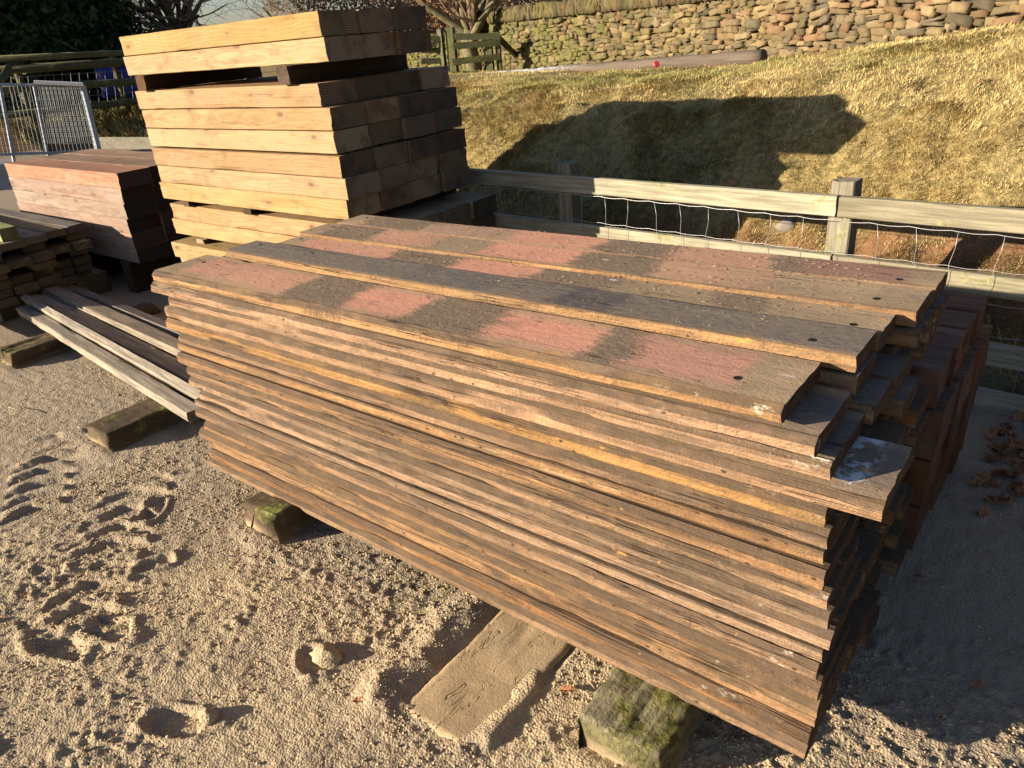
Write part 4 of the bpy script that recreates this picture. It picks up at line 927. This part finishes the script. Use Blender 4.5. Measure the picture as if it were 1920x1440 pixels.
def leafy(name, base, label, cat, n, shape, size, cols, seed, trunk_r=.15, trunk_h=2.0, group=None, m=None):
    r = np.random.default_rng(seed); root = empty(name, base, label, cat, group)
    P = shape(r, n); n = len(P); a = r.normal(0, 1, (n, 3)); a /= np.linalg.norm(a, axis=1)[:, None]; b = np.cross(a, r.normal(0, 1, (n, 3))); b /= np.linalg.norm(b, axis=1)[:, None]
    sz = size * r.uniform(.6, 1.4, n)[:, None]
    V = np.stack([P - a * sz, P + b * sz * .45, P + a * sz, P - b * sz * .45], 1).reshape(-1, 3); q = 4 * np.arange(n)[:, None] + np.array([[0, 1, 2, 3]])
    me = mesh_np('crown', V, m=M_LEAFC, quads=q); u = r.random(n)[:, None]; c = (cols[0] * (1 - u) + cols[1] * u) * r.uniform(.6, 1.3, n)[:, None]
    at_ = me.attributes.new('tint', 'FLOAT_COLOR', 'POINT'); at_.data.foreach_set('color', np.concatenate([np.repeat(c, 4, 0), np.ones((n * 4, 1))], 1).astype(np.float32).ravel())
    ob('crown', me, root); w = MB(); w.tube([(0, 0, -.3), (0, .05, trunk_h * .5), (.05, 0, trunk_h)], [trunk_r, trunk_r * .8, trunk_r * .5], 8); w.build('trunk', M_BARK, root, True); return root
def blob(rx, ry, rz, cz, clumps, cs, seed):
    def f(r, n):
        rg = np.random.default_rng(seed); c = rg.normal(0, 1, (clumps, 3)); c /= np.linalg.norm(c, axis=1)[:, None]; c *= rg.uniform(.45, 1.0, (clumps, 1)) ** .5
        k = r.integers(0, clumps, n); p = c[k] + r.normal(0, cs, (n, 3)); return p * np.array([rx, ry, rz]) + np.array([0, 0, cz])
    return f
DG1, DG2 = np.array([.018, .032, .012]), np.array([.04, .065, .022])
for k, (px_, d_, rx, rz_, cz, n_, lab) in enumerate(((40, 25, 3.0, 3.4, 3.0, 30000, 'tall dark evergreen tree filling the top left corner'), (95, 26, 2.0, 2.5, 2.0, 20000, 'dark holly bush right of the tall evergreen'), (-90, 24, 3.2, 3.2, 3.0, 22000, 'dark evergreen partly outside the left edge'))):
    p = at(px_, 100, d_); leafy('evergreen_tree', (p[0], p[1], .8), lab, 'tree', n_, blob(rx, rx, rz_, cz, 90, .13, 50 + k), .11, (DG1, DG2), 60 + k, .25, 3)
BL1, BL2 = np.array([.20, .10, .05]), np.array([.32, .18, .10])
for k, (px_, d_, rx, rz_, cz, n_, lab) in enumerate(((665, 24, 1.5, 1.0, 1.75, 7000, 'rusty leaved beech bush above the top of the tall stack'), (865, 20, 1.3, .75, 1.35, 5000, 'rusty brown bush behind the forked tree'), (960, 22, 1.5, .7, 1.3, 5000, 'brown leaved bush showing just above the wall'), (780, 22, 1.3, .7, 1.3, 4500, 'brown bush between the tall stack and the gate'))):
    p = at(px_, 50, d_); leafy('beech_bush', (p[0], p[1], .7), lab, 'bush', n_, blob(rx, rx, rz_, cz, 60, .16, 70 + k), .05, (BL1, BL2), 80 + k, .08, 1.2)
# distant woodland line
def hedge_shape(L, h, dp):
    def f(r, n):
        x = r.uniform(-L / 2, L / 2, n); top = h * (.7 + .3 * fbm(x * .25, 0 * x, 5, 3) * 1.6); z = top * r.random(n) ** .7; return np.stack([x, r.normal(0, dp, n), z], -1)
    return f
p = at(760, 50, 62); d_ = np.array([p[0], p[1]]); 
r_ = np.random.default_rng(5); n = 60000; P = hedge_shape(90, 1.7, 2.0)(r_, n); an = math.atan2(d_[1], d_[0]) + math.pi / 2
ca, sa = math.cos(an), math.sin(an); P = np.stack([P[:, 0] * ca - P[:, 1] * sa + p[0], P[:, 0] * sa + P[:, 1] * ca + p[1], P[:, 2] + .3], -1)
a = r_.normal(0, 1, (n, 3)); a /= np.linalg.norm(a, axis=1)[:, None]; b = np.cross(a, r_.normal(0, 1, (n, 3))); b /= np.linalg.norm(b, axis=1)[:, None]
V = np.stack([P - a * .28, P + b * .05, P + a * .28, P - b * .05], 1).reshape(-1, 3); me = mesh_np('distant_wood', V, m=M_LEAFC, quads=4 * np.arange(n)[:, None] + np.array([[0, 1, 2, 3]]))
at_ = me.attributes.new('tint', 'FLOAT_COLOR', 'POINT'); u = r_.random(n)[:, None]; c = np.array([.16, .12, .09]) * (1 - u) + np.array([.26, .18, .13]) * u
at_.data.foreach_set('color', np.concatenate([np.repeat(c, 4, 0), np.ones((n * 4, 1))], 1).astype(np.float32).ravel()); tag(ob('distant_wood', me), kind='stuff')

# ---------------------------------------------------------------- gate and mossy fence beside the wall
def bar(w_, a, b, wd, hh):
    a = Vector(a); b = Vector(b); d = b - a; an = math.atan2(d.y, d.x); L = d.length
    Rm = Matrix.Rotation(an, 3, 'Z') @ Matrix.Rotation(-math.asin(d.z / L), 3, 'Y'); w_.box((a + b) / 2, (L, wd, hh), Rm, .003)
gf = empty('mossy_rail_fence', (0, 0, 0), 'short green mossed rail fence in front of the forked tree', 'fence')
D0 = 11.6
for px_, py0, py1, wd in ((849, 62, 138, .11), (919, 72, 140, .09), (936, 70, 138, .07)):
    w = MB(); w.box(Vector(at(px_, (py0 + py1) / 2 + 8, D0)), (wd, wd, (py1 - py0 + 16) / 1378 * D0 * 1.02), Matrix.Rotation(.4, 3, 'Z'), .004); w.build('post', M_GATE, gf)
for ya, yb in ((69, 68), (87, 80), (116, 106), (140, 139)):
    w = MB(); bar(w, at(849, ya, D0 - .05), at(938, yb, D0 - .05), .04, .085); w.build('rail', M_GATE, gf)
w = MB(); bar(w, at(936, 72, D0), at(975, 112, 12.2), .05, .07); w.build('brace', M_GATE, gf)
gt = empty('field_gate', (0, 0, 0), 'green mossed wooden field gate at the right of the tall stack top', 'gate')
for y_ in (72, 95, 115):
    w = MB(); bar(w, at(790, y_, D0), at(834, y_ - 1, D0), .03, .075); w.build('rail', M_GATE, gt)
w = MB(); w.box(Vector(at(829, 96, D0)), (.08, .06, .56), None, .003); w.build('stile', M_GATE, gt)
w = MB(); bar(w, at(800, 92, D0 - .03), at(829, 70, D0 - .03), .025, .06); w.build('brace', M_GATE, gt)

# ---------------------------------------------------------------- far left: round pole fence, drums, retaining board, mesh cage
DF = 20.0
ff = empty('round_pole_fence', (0, 0, 0), 'round pole fence in front of the dark evergreens at far left', 'fence')
for px_, x2, py0, py1 in ((28, 38, 122, 212), (210, 232, 104, 198), (-120, -112, 125, 215), (420, 420, 100, 190)):
    w = MB(); b0 = at(px_, py0, DF); b1 = at(px_ + (x2 - px_) * .5, py1, DF); w.tube([b0, (b0[0], b0[1], b1[2] - .2)], .075, 10); w.build('post', M_FARF, ff, True)
for a_, b_, rr in (((-140, 117), (440, 90), .06), ((-140, 142), (440, 103), .085), ((-140, 178), (440, 142), .075), ((-140, 232), (440, 172), .07)):
    w = MB(); w.tube([at(*a_, DF - .1), (at(*a_, DF - .1) + at(*b_, DF - .1)) / 2 + np.array([0, 0, .01]), at(*b_, DF - .1)], rr, 8); w.build('rail', M_FARF, ff, True)
w = MB(); w.tube([at(26, 116, DF - .2), at(-40, 205, DF - .8)], .08, 8); w.build('brace', M_FARF, ff, True)
w = MB()
for i in range(26):
    w.tube([at(-60 + i * 16, 148 - i * .9, DF - .15), at(-54 + i * 16, 212 - i * 1.3, DF - .15)], .0045, 3)
for j in range(4): w.tube([at(-60, 150 + j * 15, DF - .15), at(350, 126 + j * 13.5, DF - .15)], .0045, 3)
w.build('stock_wire', M_WIRED, ff)
M_BLUE = mat_plain('blue_plastic', (.008, .02, .20), .4, var=.1)
for k, (px_, lab) in enumerate(((200, 'blue plastic drum left of the round fence post'), (237, 'blue plastic drum right of the round fence post'))):
    c = at(px_, 143, 21.2); w = MB(); w.tube([(0, 0, -.34), (0, 0, -.32), (0, 0, -.02), (0, 0, .0), (0, 0, .02), (0, 0, .29), (0, 0, .33)], [.18, .21, .21, .195, .21, .21, .17], 18); tag(w.build('plastic_drum', M_BLUE, None, True, (c[0], c[1], c[2] - .12)), lab, 'drum', 'blue drums behind the round pole fence')
w = MB(); bar(w, at(150, 268, 17.5), at(430, 268, 15.3), .05, .22); tag(w.build('retaining_board', M_FENCE), 'pale low retaining board below the far left grass slope', 'board')
# galvanised mesh cage
cg = empty('mesh_cage_panel', (0, 0, 0), 'galvanised steel mesh panels standing behind the pinkish sleeper stack', 'mesh panel')
DC = 11.0
def cp(px_, py_, dd=0): return at(px_, py_, DC + dd)
w = MB()
for a_, b_, r__ in (((-60, 158), (155, 160), .022), ((0, 160), (27, 305), .022), ((155, 160), (186, 285), .036), ((64, 162), (92, 300), .018), ((-60, 292), (186, 283), .022)):
    w.tube([cp(*a_), cp(*b_)], r__, 4)
w.build('frame', M_GALV, cg)
w = MB()
for i in range(1, 28):
    u = i / 28; w.tube([cp(-60 + 215 * u, 160), cp(-30 + 216 * u, 296 - 10 * u)], .0028, 3)
for j in range(1, 13):
    v = j / 13; w.tube([cp(-60 + 28 * v, 160 + 136 * v), cp(155 + 31 * v, 160 + 124 * v)], .0028, 3)
w.build('wire_mesh', M_WIRED, cg)
w = MB()
for i in range(24):
    u = i / 23; w.tube([cp(67 + 86 * u, 163, .35), cp(86 + 88 * u, 270, .35)], .0032, 3)
for j in range(26):
    v = j / 25; w.tube([cp(67 + 19 * v, 163 + 107 * v, .35), cp(153 + 21 * v, 163 + 107 * v, .35)], .0032, 3)
w.build('fine_mesh', M_WIRED, cg)
M_WHITE = mat_plain('white_board', (.75, .72, .66), .6, var=.04)
w = MB(); bar(w, cp(64, 154, .1), cp(155, 158, .1), .5, .035); tag(w.build('white_sheet', M_WHITE), 'white sheet lying across the top of the mesh cage', 'sheet')
w = MB(); bar(w, cp(86, 290, .5), cp(178, 286, .5), .04, .42); tag(w.build('pale_board', M_NEWL), 'pale board leaning behind the foot of the mesh cage', 'board')
w = MB(); bar(w, cp(-80, 335, .2), cp(60, 325, .6), .9, .30); tag(w.build('steel_deck', M_GALV), 'grey steel trailer deck below the mesh cage at the left edge', 'trailer deck')

# ---------------------------------------------------------------- put each compound thing's origin at its own base
bpy.context.view_layer.update()
for root in [gf, gt, ff, cg]:
    pts = [c.matrix_world @ Vector(v) for c in root.children for v in c.bound_box]
    lo = Vector([min(p[i] for p in pts) for i in range(3)]); hi = Vector([max(p[i] for p in pts) for i in range(3)])
    base = Vector(((lo.x + hi.x) / 2, (lo.y + hi.y) / 2, lo.z)); root.location = base
    for c in root.children: c.location -= base
